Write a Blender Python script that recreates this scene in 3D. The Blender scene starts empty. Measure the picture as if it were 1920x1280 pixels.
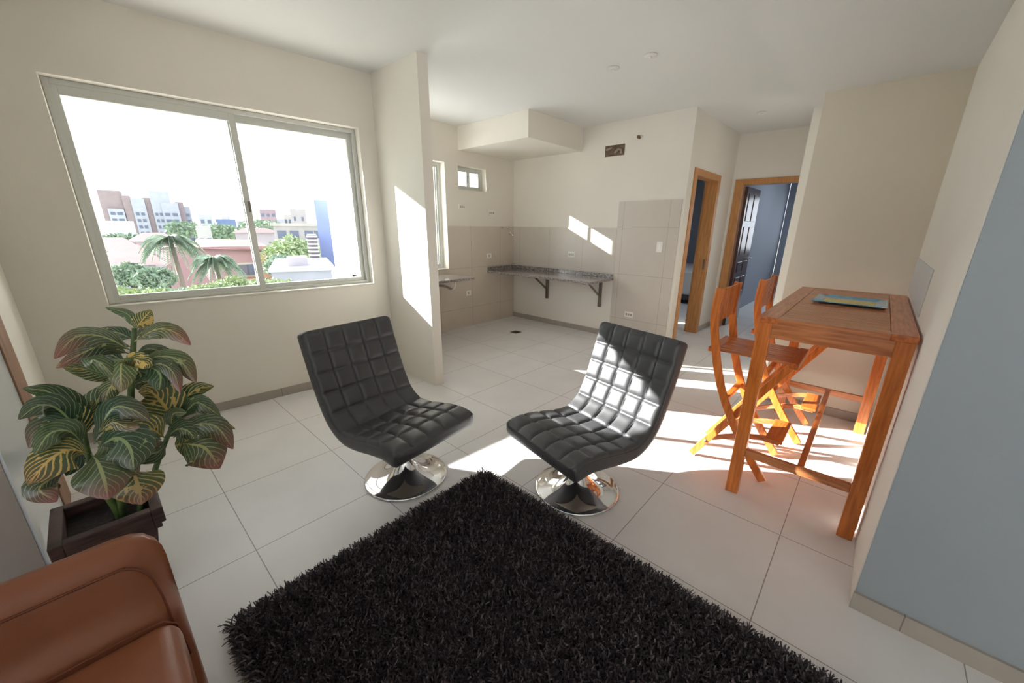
import bpy, bmesh, math, random
import numpy as np
from mathutils import Vector, Matrix
random.seed(7)
S = bpy.context.scene
COL = S.collection
PI = math.pi

# ------------------------------------------------------------------ helpers
def lin(c):
    return tuple(((v/255)/12.92 if v/255 <= .04045 else ((v/255+.055)/1.055)**2.4) for v in c) + (1,)

def mat(name, rgb, rough=.6, metal=0, noise=0, nscale=8, bump=0, bscale=60, spec=.5, coat=0, stretch=None, rgb2=None, linear=False):
    m = bpy.data.materials.new(name); m.use_nodes = True
    nt = m.node_tree; b = nt.nodes['Principled BSDF']
    c = rgb + (1,) if linear else lin(rgb)
    b.inputs['Base Color'].default_value = c
    b.inputs['Roughness'].default_value = rough
    b.inputs['Metallic'].default_value = metal
    b.inputs['Specular IOR Level'].default_value = spec
    b.inputs['Coat Weight'].default_value = coat
    b.inputs['Coat Roughness'].default_value = .15
    tc = nt.nodes.new('ShaderNodeTexCoord')
    src = tc.outputs['Object']
    if stretch:
        mp = nt.nodes.new('ShaderNodeMapping'); mp.inputs['Scale'].default_value = stretch
        nt.links.new(src, mp.inputs[0]); src = mp.outputs[0]
    if noise or rgb2:
        n = nt.nodes.new('ShaderNodeTexNoise'); n.inputs['Scale'].default_value = nscale; n.inputs['Detail'].default_value = 5
        nt.links.new(src, n.inputs['Vector'])
        r = nt.nodes.new('ShaderNodeMix'); r.data_type = 'RGBA'
        c2 = (lin(rgb2) if rgb2 else tuple(v*(1-noise) for v in c[:3])+(1,))
        r.inputs[6].default_value = c; r.inputs[7].default_value = c2
        mr = nt.nodes.new('ShaderNodeMapRange'); mr.inputs[1].default_value = .35; mr.inputs[2].default_value = .65
        nt.links.new(n.outputs['Fac'], mr.inputs[0]); nt.links.new(mr.outputs[0], r.inputs[0])
        nt.links.new(r.outputs[2], b.inputs['Base Color'])
    if bump:
        n2 = nt.nodes.new('ShaderNodeTexNoise'); n2.inputs['Scale'].default_value = bscale; n2.inputs['Detail'].default_value = 3
        nt.links.new(src, n2.inputs['Vector'])
        bp = nt.nodes.new('ShaderNodeBump'); bp.inputs['Strength'].default_value = bump; bp.inputs['Distance'].default_value = .01
        nt.links.new(n2.outputs['Fac'], bp.inputs['Height']); nt.links.new(bp.outputs[0], b.inputs['Normal'])
    return m

def math_node(nt, op, a, b=None, c=None):
    n = nt.nodes.new('ShaderNodeMath'); n.operation = op
    for i, v in enumerate((a, b, c)):
        if v is None: continue
        if isinstance(v, (int, float)): n.inputs[i].default_value = v
        else: nt.links.new(v, n.inputs[i])
    return n.outputs[0]

def tile_mat(name, rgb, line_rgb, axes, offs, size, width, rough=.4, noise=.05, only=None, nscale=3):
    """tiles with thin joints; coordinates are the object's own"""
    m = mat(name, rgb, rough, noise=noise, nscale=nscale)
    nt = m.node_tree; b = nt.nodes['Principled BSDF']
    tc = [n for n in nt.nodes if n.type == 'TEX_COORD'][0]
    sp = nt.nodes.new('ShaderNodeSeparateXYZ'); nt.links.new(tc.outputs['Object'], sp.inputs[0])
    tot = None
    for a, o in zip(axes, offs):
        v = math_node(nt, 'SUBTRACT', sp.outputs[a], o)
        v = math_node(nt, 'DIVIDE', v, size)
        v = math_node(nt, 'FRACT', math_node(nt, 'ADD', v, 100.5))
        v = math_node(nt, 'ABSOLUTE', math_node(nt, 'SUBTRACT', v, .5))
        v = math_node(nt, 'LESS_THAN', v, width/size/2)
        tot = v if tot is None else math_node(nt, 'MAXIMUM', tot, v)
    src = b.inputs['Base Color'].links[0].from_socket
    r = nt.nodes.new('ShaderNodeMix'); r.data_type = 'RGBA'
    nt.links.new(tot, r.inputs[0]); nt.links.new(src, r.inputs[6]); r.inputs[7].default_value = lin(line_rgb)
    nt.links.new(r.outputs[2], b.inputs['Base Color'])
    return m

def wood(name, a, b_, scale=(2, 22, 22), rough=.32, coat=.3):
    return mat(name, a, rough, nscale=3.0, rgb2=b_, stretch=scale, coat=coat)

class MB:
    def __init__(s): s.v = []; s.f = []; s.mi = []
    def add(s, vs, fs, mi=0):
        o = len(s.v); s.v += [tuple(v) for v in vs]; s.f += [tuple(i+o for i in f) for f in fs]; s.mi += [mi]*len(fs); return s
    def box(s, x0, x1, y0, y1, z0, z1, M=None, mi=0):
        vs = [Vector((x, y, z)) for z in (z0, z1) for y in (y0, y1) for x in (x0, x1)]
        if M is not None: vs = [M @ v for v in vs]
        return s.add(vs, [(0,2,3,1),(4,5,7,6),(0,1,5,4),(2,6,7,3),(0,4,6,2),(1,3,7,5)], mi)
    def bar(s, p, q, w, h, up=(0,0,1), mi=0):
        """rectangular bar from p to q; w across, h along 'up'"""
        p = Vector(p); q = Vector(q); d = (q-p).normalized(); u = Vector(up)
        sd = d.cross(u).normalized(); u = sd.cross(d).normalized()
        vs = [c + sd*a*w/2 + u*b*h/2 for c in (p, q) for b in (-1, 1) for a in (-1, 1)]
        return s.add(vs, [(0,1,3,2),(4,6,7,5),(0,4,5,1),(2,3,7,6),(0,2,6,4),(1,5,7,3)], mi)
    def strip(s, pts, w, h, side, mi=0):
        """bar of rectangular section swept along pts lying in a plane with normal 'side'; w along side"""
        side = Vector(side).normalized(); pts = [Vector(p) for p in pts]; n = len(pts); vs = []
        for i, p in enumerate(pts):
            d = (pts[min(i+1, n-1)] - pts[max(i-1, 0)]).normalized(); u = side.cross(d).normalized()
            vs += [p - side*w/2 - u*h/2, p + side*w/2 - u*h/2, p + side*w/2 + u*h/2, p - side*w/2 + u*h/2]
        fs = [(0,3,2,1), tuple(4*(n-1)+k for k in range(4))]
        for i in range(n-1):
            for k in range(4):
                a = 4*i+k; b = 4*i+(k+1) % 4; fs.append((a, b, b+4, a+4))
        return s.add(vs, fs, mi)
    def tube(s, pts, r, n=10, mi=0, cap=True):
        pts = [Vector(p) for p in pts]; m = len(pts); vs = []; fs = []
        rs = r if isinstance(r, (list, tuple)) else [r]*m
        prev = None
        for i, p in enumerate(pts):
            d = (pts[min(i+1, m-1)] - pts[max(i-1, 0)]).normalized()
            u = prev if prev is not None else d.orthogonal().normalized()
            u = (u - d*u.dot(d)).normalized(); prev = u; w = d.cross(u)
            vs += [p + (u*math.cos(2*PI*k/n) + w*math.sin(2*PI*k/n))*rs[i] for k in range(n)]
        for i in range(m-1):
            for k in range(n):
                a = i*n+k; b = i*n+(k+1) % n; fs.append((a, b, b+n, a+n))
        if cap: fs += [tuple(reversed(range(n))), tuple((m-1)*n+k for k in range(n))]
        return s.add(vs, fs, mi)
    def lathe(s, prof, n=48, c=(0,0,0), mi=0):
        vs = []; fs = []; m = len(prof); c = Vector(c)
        for r, z in prof:
            vs += [c + Vector((r*math.cos(2*PI*k/n), r*math.sin(2*PI*k/n), z)) for k in range(n)]
        for i in range(m-1):
            for k in range(n):
                a = i*n+k; b = i*n+(k+1) % n; fs.append((a, b, b+n, a+n))
        fs += [tuple(reversed(range(n))), tuple((m-1)*n+k for k in range(n))]
        return s.add(vs, fs, mi)
    def build(s, name, m, parent=None, smooth=False, bevel=0, seg=2, sub=0, recalc=True):
        me = bpy.data.meshes.new(name); me.from_pydata(s.v, [], s.f); me.update()
        for k in (m if isinstance(m, (list, tuple)) else [m]): me.materials.append(k)
        if isinstance(m, (list, tuple)): me.polygons.foreach_set('material_index', s.mi)
        if recalc:
            bm = bmesh.new(); bm.from_mesh(me); bmesh.ops.recalc_face_normals(bm, faces=bm.faces); bm.to_mesh(me); bm.free()
        if smooth:
            me.polygons.foreach_set('use_smooth', [True]*len(me.polygons))
        o = bpy.data.objects.new(name, me); COL.objects.link(o)
        if parent is not None: o.parent = parent
        if bevel:
            b = o.modifiers.new('b', 'BEVEL'); b.width = bevel; b.segments = seg; b.limit_method = 'ANGLE'; b.angle_limit = math.radians(40)
            me.polygons.foreach_set('use_smooth', [True]*len(me.polygons))
            w = o.modifiers.new('w', 'WEIGHTED_NORMAL')
        if sub:
            q = o.modifiers.new('s', 'SUBSURF'); q.levels = sub; q.render_levels = sub
        return o

def tag(o, label=None, cat=None, group=None, kind=None):
    if label: o['label'] = label
    if cat: o['category'] = cat
    if group: o['group'] = group
    if kind: o['kind'] = kind
    return o
def empty(name, loc=(0,0,0), rz=0):
    o = bpy.data.objects.new(name, None); COL.objects.link(o); o.location = loc; o.rotation_euler = (0,0,rz)
    o.empty_display_size = .05
    return o
def thing(name, label, cat, loc=(0,0,0), rz=0, group=None):
    return tag(empty(name, loc, rz), label, cat, group)
def copy_tree(o, parent=None):
    c = o.copy(); COL.objects.link(c); c.parent = parent
    for ch in list(o.children): copy_tree(ch, c)
    return c
def struct(o): o['kind'] = 'structure'; return o

# ------------------------------------------------------------------ camera
F, CX, CY = 724.672, 973.748, 651.194
H0 = 1.46078
yaw, pitch, roll = 0.73411, 0.30206, 0.01138
fw = Vector((-math.sin(yaw)*math.cos(pitch), math.cos(yaw)*math.cos(pitch), -math.sin(pitch)))
rt = Vector((math.cos(yaw), math.sin(yaw), 0)); up = rt.cross(fw)
r2 = rt*math.cos(roll) + up*math.sin(roll); u2 = -rt*math.sin(roll) + up*math.cos(roll)
cam = bpy.data.cameras.new('camera'); camo = bpy.data.objects.new('camera', cam); COL.objects.link(camo)
M = Matrix((r2, u2, -fw)).transposed().to_4x4(); M.translation = (0, 0, H0); camo.matrix_world = M
cam.sensor_width = 36; cam.lens = F/1920*36; cam.shift_x = -(CX-960)/1920; cam.shift_y = (CY-640)/1920
cam.clip_start = .02; cam.clip_end = 3000
S.camera = camo
def ray(px, py):
    return r2*((px-CX)/F) + u2*(-(py-CY)/F) + fw
def at(px, py, ax, val):
    r = ray(px, py); t = (val - (0, 0, H0)[ax])/r[ax]; return Vector((0, 0, H0)) + r*t
def far(px, py, D):
    r = ray(px, py); return Vector((0, 0, H0)) + r*(D/math.hypot(r.x, r.y))

# ------------------------------------------------------------------ materials
WALL = mat('wall_paint', (229, 224, 214), .75, noise=.03, nscale=1.5, bump=.08, bscale=180)
WALLG = mat('wall_paint_grey', (148, 156, 161), .75, noise=.03, nscale=1.5, bump=.08, bscale=180)
CEIL = mat('ceiling_paint', (220, 221, 218), .85, bump=.05, bscale=150)
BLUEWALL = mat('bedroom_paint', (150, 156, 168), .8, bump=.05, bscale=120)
FLOOR = tile_mat('floor_tile', (230, 227, 226), (150, 145, 142), (0, 1), (-.0765, .253), .6, .004, rough=.34, noise=.06)
BASE = tile_mat('baseboard_tile', (168, 160, 150), (120, 112, 104), (0, 1), (.355, 1.0), .6, .004, rough=.4, noise=.08)
WTILE_L = tile_mat('kitchen_tile_side', (206, 195, 182), (158, 148, 138), (1, 2), (3.85, .286), .594, .004, rough=.3, noise=.06)
WTILE_B = tile_mat('kitchen_tile_rear', (204, 196, 186), (158, 150, 142), (0, 2), (-4.305, .286), .594, .004, rough=.3, noise=.06)
ALU = mat('window_aluminium', (206, 208, 203), .5, metal=.1)
PLASTIC = mat('white_plastic', (236, 233, 226), .4)
DARK = mat('dark_gap', (50, 46, 42), .8)
GRANITE = mat('granite', (168, 160, 156), .12, nscale=55, rgb2=(84, 76, 74), coat=.4)
STEEL = mat('painted_steel', (120, 112, 100), .5, metal=.4)
CHROME = mat('chrome', (232, 232, 234), .045, metal=1)
LEATHER = mat('black_leather', (64, 64, 66), .4, bump=.12, bscale=420, spec=.6)
TAN = mat('tan_leather', (146, 88, 60), .36, bump=.1, bscale=380, noise=.12, nscale=5)
TANDK = mat('tan_piping', (112, 56, 32), .5)
TEAK = wood('teak_wood', (212, 122, 52), (172, 86, 28), (22, 2, 22), .33)
TEAKV = wood('teak_wood_upright', (220, 130, 56), (184, 98, 34), (22, 22, 2), .33)
TEAKX = wood('teak_wood_slats', (206, 134, 84), (170, 100, 54), (2, 22, 22), .3)
CEDAR = wood('door_frame_wood', (200, 146, 90), (176, 120, 66), (22, 22, 1.6), .45, .1)
DOORDK = wood('dark_door_wood', (92, 62, 50), (64, 42, 34), (20, 20, 1.6), .22, .5)
POT = wood('planter_wood', (84, 62, 56), (50, 36, 34), (3, 3, 26), .6, 0)
SOIL = mat('soil', (38, 28, 24), .95, noise=.5, nscale=40, bump=.8, bscale=60)

def glass_mat():
    m = bpy.data.materials.new('clear_glass'); m.use_nodes = True; nt = m.node_tree; nt.nodes.clear()
    out = nt.nodes.new('ShaderNodeOutputMaterial'); mix = nt.nodes.new('ShaderNodeMixShader')
    tr = nt.nodes.new('ShaderNodeBsdfTransparent'); gl = nt.nodes.new('ShaderNodeBsdfGlossy'); gl.inputs['Roughness'].default_value = .02
    tr.inputs[0].default_value = (.97, .98, .975, 1)
    lw = nt.nodes.new('ShaderNodeLayerWeight'); pw = nt.nodes.new('ShaderNodeMath'); pw.operation = 'POWER'; pw.inputs[1].default_value = 5
    ma = nt.nodes.new('ShaderNodeMath'); ma.operation = 'MULTIPLY_ADD'; ma.inputs[1].default_value = .7; ma.inputs[2].default_value = .02
    nt.links.new(lw.outputs['Facing'], pw.inputs[0]); nt.links.new(pw.outputs[0], ma.inputs[0]); nt.links.new(ma.outputs[0], mix.inputs[0]); nt.links.new(tr.outputs[0], mix.inputs[1]); nt.links.new(gl.outputs[0], mix.inputs[2])
    nt.links.new(mix.outputs[0], out.inputs[0]); return m
GLASS = glass_mat()
def frosted_mat():
    m = bpy.data.materials.new('frosted_glass'); m.use_nodes = True; nt = m.node_tree; nt.nodes.clear()
    out = nt.nodes.new('ShaderNodeOutputMaterial'); mix = nt.nodes.new('ShaderNodeMixShader'); mix.inputs[0].default_value = .3
    tr = nt.nodes.new('ShaderNodeBsdfTranslucent'); tr.inputs[0].default_value = (.95, .96, 1, 1)
    d = nt.nodes.new('ShaderNodeBsdfDiffuse'); d.inputs[0].default_value = (.9, .92, .95, 1)
    nt.links.new(tr.outputs[0], mix.inputs[1]); nt.links.new(d.outputs[0], mix.inputs[2]); nt.links.new(mix.outputs[0], out.inputs[0]); return m
FROST = frosted_mat()

# ------------------------------------------------------------------ room shell
HC = 2.713; HS = 2.417; XK = -4.452; YB = 4.766; YP = 2.008; XP = -2.887; XG = .206; YG = 1.805; YE = 3.875; XC = -1.77; YH = 6.485
struct(MB().box(-5.3, 3.4, -3.4, 11.6, -.12, 0).build('floor', FLOOR))
struct(MB().box(-5.3, 3.4, -3.4, 11.6, HC, HC+.15).build('ceiling', CEIL))
# dropped ceiling over the right side
o = MB().box(-.68, 3.4, -3.4, 4.3, HS, HC-.001).build('ceiling_drop', CEIL); struct(o)

# wall with the big window: local frame, u along the wall (+y), d outward (-x)
TH = .083
WM = Matrix.Translation((-3.661, 1.176, 0)) @ Matrix.Rotation(math.atan(-TH)+PI/2, 4, 'Z')  # local x -> along the wall, local y -> outward
# local x axis = direction of increasing y ; check below: local y = outward (-x)
wy0, wy1 = .04-1.176, 1.862-1.176
z0, z1 = .905, 2.273
T = .2
wl = MB()
u0, u1 = -.345-1.176, YP-1.176+.09
wl.box(u0-.2, wy0, 0, T, 0, HC).box(wy1, u1, 0, T, 0, HC).box(wy0, wy1, 0, T, 0, z0).box(wy0, wy1, 0, T, z1, HC)
w = wl.build('wall_window', WALL); w.matrix_world = WM; struct(w)
# window reveal trim line (sill) and sashes
win = empty('window_1'); win.matrix_world = WM; struct(win)
MB().box(wy0+.002, wy1-.002, -.006, T-.02, z0+.001, z0+.018).build('sill', mat('window_sill', (216, 212, 202), .5), win)
D0, D1 = .085, .15
fr = MB()
t = .032
fr.box(wy0+.001, wy0+t, D0, D1, z0+.019, z1-.001).box(wy1-t, wy1-.001, D0, D1, z0+.019, z1-.001).box(wy0+t, wy1-t, D0, D1, z0+.019, z0+.04).box(wy0+t, wy1-t, D0, D1, z1-t, z1-.001)
fr.build('window_frame', ALU, win, bevel=.002)
um = .955-1.176
def sash(a, b, d, name='sash', ov=0):
    s = MB(); k = .042; zz0 = z0+.030; zz1 = z1-.026
    s.box(a, a+k, d, d+.028, zz0, zz1).box(b-k, b, d, d+.028, zz0, zz1).box(a+k, b-k, d, d+.028, zz0, zz0+k).box(a+k, b-k, d, d+.028, zz1-k-.016, zz1)
    so = s.build(name, ALU, win, bevel=.002)
    MB().box(a+k-.004, b-k+.004, d+.012, d+.016, zz0+k-.004, zz1-k+.004).build('pane', GLASS, so)
    return so
s1 = sash(wy0+.018, um+.018, .088)
s2 = sash(um-.03, wy1-.03, .12)
MB().box(um+.0, um+.014, .07, .09, 1.55, 1.63).build('latch', STEEL, s1)

# exterior laundry screen beside the window, kitchen walls
YP2 = 2.105
struct(MB().box(-3.74, XP, YP, YP2, 0, HC).build('wall_pier', WALL))
# laundry bay: glazed towards -y, frosted outer panel, then solid kitchen outer wall
k = MB(); T2 = .14
tw0, tw1, tz0, tz1 = 2.25, 3.43, .89, 2.26
sw0, sw1, sz0, sz1 = 3.655, 4.168, 1.945, 2.245
X0, X1 = XK-T2, XK
k.box(X0, X1, YP2, tw0, 0, HC).box(X0, X1, tw0, tw1, 0, tz0).box(X0, X1, tw0, tw1, tz1, HC).box(X0, X1, tw1, sw0, 0, HC)
k.box(X0, X1, sw0, sw1, 0, sz0).box(X0, X1, sw0, sw1, sz1, HC).box(X0, X1, sw1, YB+.14, 0, HC)
struct(k.build('wall_kitchen', WALL))
g = MB()
g.box(-5.16, -3.742, YP2, YP2+.1, -.12, .9).box(-5.16, -3.742, YP2, YP2+.1, 2.38, HC)
struct(g.build('wall_laundry', WALL))
lw = struct(empty('window_2'))
f = MB(); f.box(-5.1, -5.05, YP2+.03, YP2+.08, .9, 2.38).box(-4.33, -4.29, YP2+.03, YP2+.08, .9, 2.38).box(-3.79, -3.742, YP2+.03, YP2+.08, .9, 2.38).box(-5.05, -3.79, YP2+.03, YP2+.08, .9, .94).box(-5.05, -3.79, YP2+.03, YP2+.08, 2.34, 2.38)
f.build('window_frame', PLASTIC, lw)
f = MB().box(-5.05, -4.33, YP2+.05, YP2+.055, .94, 2.34).box(-4.29, -3.79, YP2+.05, YP2+.055, .94, 2.34).build('pane', GLASS, lw)
struct(MB().add([Vector(v) for v in ((-5.1, YP2+.1, -.1), (-5.1, 3.4, -.1), (-5.1, 3.4, HC), (-5.1, YP2+.1, HC))], [(0, 1, 2, 3)]).build('wall_laundry_outer', FROST))
struct(MB().box(-5.1, X0, 3.36, 3.42, 0, HC).build('wall_laundry_end', WALL))

def small_window(name, a, b, za, zb, x, th=.03, mull=True, depth=.09):
    r = struct(empty(name)); xf = x-depth
    f = MB(); f.box(xf-.04, xf, a, a+th, za, zb).box(xf-.04, xf, b-th, b, za, zb).box(xf-.04, xf, a+th, b-th, za, za+th).box(xf-.04, xf, a+th, b-th, zb-th, zb)
    f.build('window_frame', ALU, r)
    m = (a+b)/2
    for (p, q, dx) in ((a+th, m+.02, .0), (m-.02, b-th, -.018)):
        s = MB(); kk = .028
        s.box(xf-.018+dx, xf+dx, p, p+kk, za+th, zb-th).box(xf-.018+dx, xf+dx, q-kk, q, za+th, zb-th).box(xf-.018+dx, xf+dx, p+kk, q-kk, za+th, za+th+kk).box(xf-.018+dx, xf+dx, p+kk, q-kk, zb-th-kk, zb-th)
        so = s.build('sash', ALU, r)
        MB().box(xf-.011+dx, xf-.008+dx, p+kk, q-kk, za+th+kk, zb-th-kk).build('pane', GLASS, so)
    return r
small_window('window_3', sw0, sw1, sz0, sz1, XK)
small_window('window_4', tw0, tw1, tz0, tz1, XK, depth=.1)

# kitchen rear wall, hallway
struct(MB().box(XK, XC, YB, YB+.12, 0, HC).build('wall_rear', WALL))
dy0, dy1, dz = 4.99, 5.83, 2.09
h = MB().box(XC-.12, XC, YB+.12, dy0, 0, HC).box(XC-.12, XC, dy1, YH, 0, HC).box(XC-.12, XC, dy0, dy1, dz, HC)
struct(h.build('wall_hallway', WALL))
ex0, ex1 = -1.655, -.87
h = MB().box(XC-.12, ex0, YH, YH+.12, 0, HC).box(ex1, 1.4, YH, YH+.12, 0, HC).box(ex0, ex1, YH, YH+.12, dz, HC)
struct(h.build('wall_hall_end', WALL))
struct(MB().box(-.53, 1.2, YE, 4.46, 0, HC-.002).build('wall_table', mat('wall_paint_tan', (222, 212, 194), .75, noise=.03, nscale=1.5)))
struct(MB().box(-.672, 1.2, 4.46, YH, 0, HC-.002).build('wall_hall_side', mat('wall_paint_lit', (244, 240, 230), .7)))  # paint lightened to carry the light falling on the end face
# right wall block: white cheek (faces the table) and face with a greyer base colour towards the viewer
struct(MB().box(XG, 3.4, YG+.004, YE, 0, HC-.002).build('wall_right', WALL))
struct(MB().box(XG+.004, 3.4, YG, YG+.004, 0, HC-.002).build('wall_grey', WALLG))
# left: wall with the wooden-framed door, then the corner behind the sofa
gl = MB().box(-3.79, -3.08, -.45, -.333, 0, HC-.001).box(-2.80, -2.1, -.45, -.345, 2.12, HC-.001).box(-3.08, -2.80, -.45, -.333, 2.14, HC-.001)
struct(gl.build('wall_left', WALL))
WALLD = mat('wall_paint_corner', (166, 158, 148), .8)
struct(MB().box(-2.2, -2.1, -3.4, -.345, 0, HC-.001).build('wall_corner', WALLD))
dr = struct(empty('door_3'))
MB().box(-3.08, -2.80, -.44, -.329, 0, 2.14).build('door_jamb', wood('dull_jamb', (158, 122, 98), (132, 98, 76), (22, 22, 1.6), .6, 0), dr, bevel=.004)
MB().box(-2.799, -2.102, -.42, -.336, .01, 2.12).build('door_leaf', mat('glossy_white_door', (214, 222, 226), .18, coat=.6), dr)
# rear of the living room, behind the camera: wall openings that let the daylight in
b = MB().box(-2.2, -1.4, -3.52, -3.4, 0, HC).box(2.8, 3.4, -3.52, -3.4, 0, HC).box(-1.4, 2.8, -3.52, -3.4, 2.2, HC).box(-1.4, 2.8, -3.52, -3.4, 0, .3)
struct(b.build('wall_behind', WALL))
struct(MB().box(3.4, 3.5, -3.52, YG, 0, HC).build('wall_far_right', WALL))

# rooms beyond the doors
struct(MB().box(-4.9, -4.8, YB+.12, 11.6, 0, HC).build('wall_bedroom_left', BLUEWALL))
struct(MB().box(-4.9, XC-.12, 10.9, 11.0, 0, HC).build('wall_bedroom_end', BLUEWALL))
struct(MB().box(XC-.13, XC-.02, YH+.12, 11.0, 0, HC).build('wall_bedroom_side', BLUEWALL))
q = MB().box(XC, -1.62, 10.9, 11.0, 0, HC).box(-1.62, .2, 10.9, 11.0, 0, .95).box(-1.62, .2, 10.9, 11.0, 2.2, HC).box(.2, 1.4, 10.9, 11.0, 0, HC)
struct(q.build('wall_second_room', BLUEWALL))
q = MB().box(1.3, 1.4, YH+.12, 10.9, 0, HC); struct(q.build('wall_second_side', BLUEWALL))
wn = struct(empty('window_5'))
MB().box(-1.62, -1.57, 10.92, 10.97, .95, 2.2).box(.15, .2, 10.92, 10.97, .95, 2.2).box(-1.57, .15, 10.92, 10.97, .95, 1.0).box(-1.57, .15, 10.92, 10.97, 2.15, 2.2).build('window_frame', ALU, wn)
MB().box(-1.57, .15, 10.94, 10.945, 1.0, 2.15).build('pane', GLASS, wn)

# ---- door frames
d1 = struct(empty('door_1'))
def door_frame(parent, pts):
    f = MB()
    for b_ in pts: f.box(*b_)
    return f.build('door_frame', CEDAR, parent, bevel=.004)
door_frame(d1, [(XC-.13, XC+.015, dy0-.065, dy0+.03, 0, dz+.045), (XC-.13, XC+.015, dy1-.03, dy1+.065, 0, dz+.045), (XC-.13, XC+.015, dy0+.03, dy1-.03, dz-.03, dz+.045)])
MB().box(XC-.16, XC-.131, dy1-.015, dy1+.05, 0, 2.06).build('door_leaf', CEDAR, d1, bevel=.003)
MB().box(XC-.03, XC-.005, dy1-.034, dy1-.0305, .92, 1.06).build('strike_plate', STEEL, d1)
d2 = struct(empty('door_2'))
door_frame(d2, [(ex0-.075, ex0+.03, YH-.015, YH+.13, 0, dz+.045), (ex1-.03, ex1+.065, YH-.015, YH+.13, 0, dz+.045), (ex0+.03, ex1-.03, YH-.015, YH+.13, dz-.03, dz+.045)])
lf = MB().box(-1.625, -1.585, YH+.14, YH+.90, .01, 2.05).build('door_leaf', DOORDK, d2, bevel=.003)
for za, zb in ((.12, .5), (.58, .74), (.82, .98), (1.08, 1.5), (1.58, 1.96)):
    for ya, yb in ((.24, .49), (.56, .81)):
        MB().box(-1.587, -1.577, YH+ya, YH+yb, za, zb).build('door_panel', DOORDK, lf, bevel=.006)
hd = MB().tube([(-1.585, YH+.85, 1.02), (-1.535, YH+.85, 1.02), (-1.532, YH+.75, 1.02)], .009, 10).build('door_handle', CHROME, lf, smooth=True)
MB().box(-1.586, -1.58, YH+.83, YH+.87, .9, 1.1).build('lock_plate', CHROME, lf)

# ---- baseboards
BT = .012; BH = .072
bb = MB().box(u0, u1-.095, -BT, 0, 0, BH).build('baseboard_window', BASE); bb.matrix_world = WM; struct(bb)
struct(MB().box(XG+.0, 3.4, YG-BT, YG, 0, BH).box(XG, 3.4, YG-BT-.001, YG, BH, BH+.004).build('baseboard_right', BASE))
struct(MB().box(XK+.01, -2.6, YB-BT, YB, 0, BH).build('baseboard_kitchen', BASE))
struct(MB().box(-.53, XG, YE-BT, YE, 0, BH).build('baseboard_table', BASE))
struct(MB().box(XC, XC+BT, dy1+.066, YH, 0, BH).build('baseboard_hall', BASE))
# ---- tiles
struct(MB().box(XK, XK+.008, tw1+.0, YB-.001, 0, 1.463).box(XK, XK+.008, YP2, tw1, 0, tz0-.002).build('wall_tile_left', WTILE_L))
struct(MB().box(XK+.008, -2.602, YB-.008, YB, .862, 1.463).box(-2.6, -1.80, YB-.008, YB, 0, 1.463).box(-2.6, -1.80, YB-.008, YB, 1.463, 1.786).build('wall_tile_rear', WTILE_B))
# ---- soffit box
struct(MB().box(XK+.001, -3.212, 3.668, YB-.001, 2.43, HC-.001).build('ceiling_soffit', WALL))
# duct hole, pipe stub
dh = thing('duct_opening', 'rough rectangular hole with pipe ends high on the kitchen wall', 'wall opening')
xo0, xo1, zo0, zo1 = -2.86, -2.59, 2.325, 2.45
MB().box(xo0, xo1, YB-.006, YB-.002, zo0, zo1).build('recess', mat('raw_mortar', (128, 108, 92), .95, nscale=22, rgb2=(84, 70, 60), bump=1, bscale=50), dh)
MB().tube([(-2.72, YB-.012, 2.36), (-2.67, YB-.014, 2.40), (-2.63, YB-.012, 2.385), (-2.63, YB-.012, 2.345)], .016, 8).build('bent_pipe', mat('pipe_grey', (158, 142, 126), .7), dh, smooth=True)
MB().tube([(-2.84, YB-.01, 2.405), (-2.76, YB-.01, 2.42)], .012, 8).build('pipe_end', mat('pipe_grey2', (150, 130, 112), .7), dh, smooth=True)
ps = thing('pipe_stub', 'small capped pipe stub on the kitchen wall above the rough hole', 'pipe')
MB().tube([(-2.405, YB, 2.497), (-2.405, YB-.04, 2.497)], .018, 12).build('stub', mat('brass_dull', (120, 100, 70), .5, metal=.5), ps, smooth=True)
MB().tube([(-2.45, YB-.012, 2.5), (-2.36, YB-.012, 2.5)], .006, 8).build('bracket', PLASTIC, ps, smooth=True)

# ------------------------------------------------------------------ outlets and switches
def outlet(name, label, loc, face, w=.118, hh=.074, holes=3, group=None, switch=False):
    """face 'x': on a wall facing +x, 'y': on a wall facing -y"""
    t = thing(name, label, 'switch' if switch else 'outlet', loc, 0 if face == 'y' else PI/2, group)
    MB().box(-w/2, w/2, -.009, 0, -hh/2, hh/2).build('cover_plate', PLASTIC, t, bevel=.003)
    if switch:
        MB().box(-w*.22, w*.22, -.013, -.009, -hh*.3, hh*.3).build('rocker', mat('rocker', (244, 242, 236), .3), t, bevel=.002)
    else:
        for i in range(holes):
            x = (i-(holes-1)/2)*w*.28
            MB().box(x-w*.1, x+w*.1, -.0105, -.009, -hh*.22, hh*.22).build('socket', mat('socket_grey', (168, 162, 152), .5), t)
    return t
outlet('wall_outlet', 'white triple outlet on the side wall just below the small window', (XK+.001, 3.70, 1.72), 'x')
outlet('wall_outlet', 'white triple outlet on the painted side wall above the tiles, near the corner', (XK+.001, 4.27, 1.655), 'x')
outlet('wall_outlet', 'white outlet on the side wall tiles just above the end of the counter', (XK+.009, 4.20, 1.033), 'x', holes=1, w=.1, hh=.075)
outlet('wall_outlet', 'white outlet low on the side wall tiles below the small counter', (XK+.009, 3.765, .508), 'x', holes=1, w=.1, hh=.075)
outlet('wall_outlet', 'white triple outlet on the rear tiles above the granite counter', (-3.295, YB-.009, 1.088), 'y')
outlet('wall_outlet', 'white triple outlet low on the rear tiles right of the counter', (-2.32, YB-.009, .357), 'y')
outlet('light_switch', 'tall white switch plate on the rear tiles beside the hallway corner', (-2.005, YB-.009, 1.245), 'y', w=.075, hh=.125, switch=True)

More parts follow.
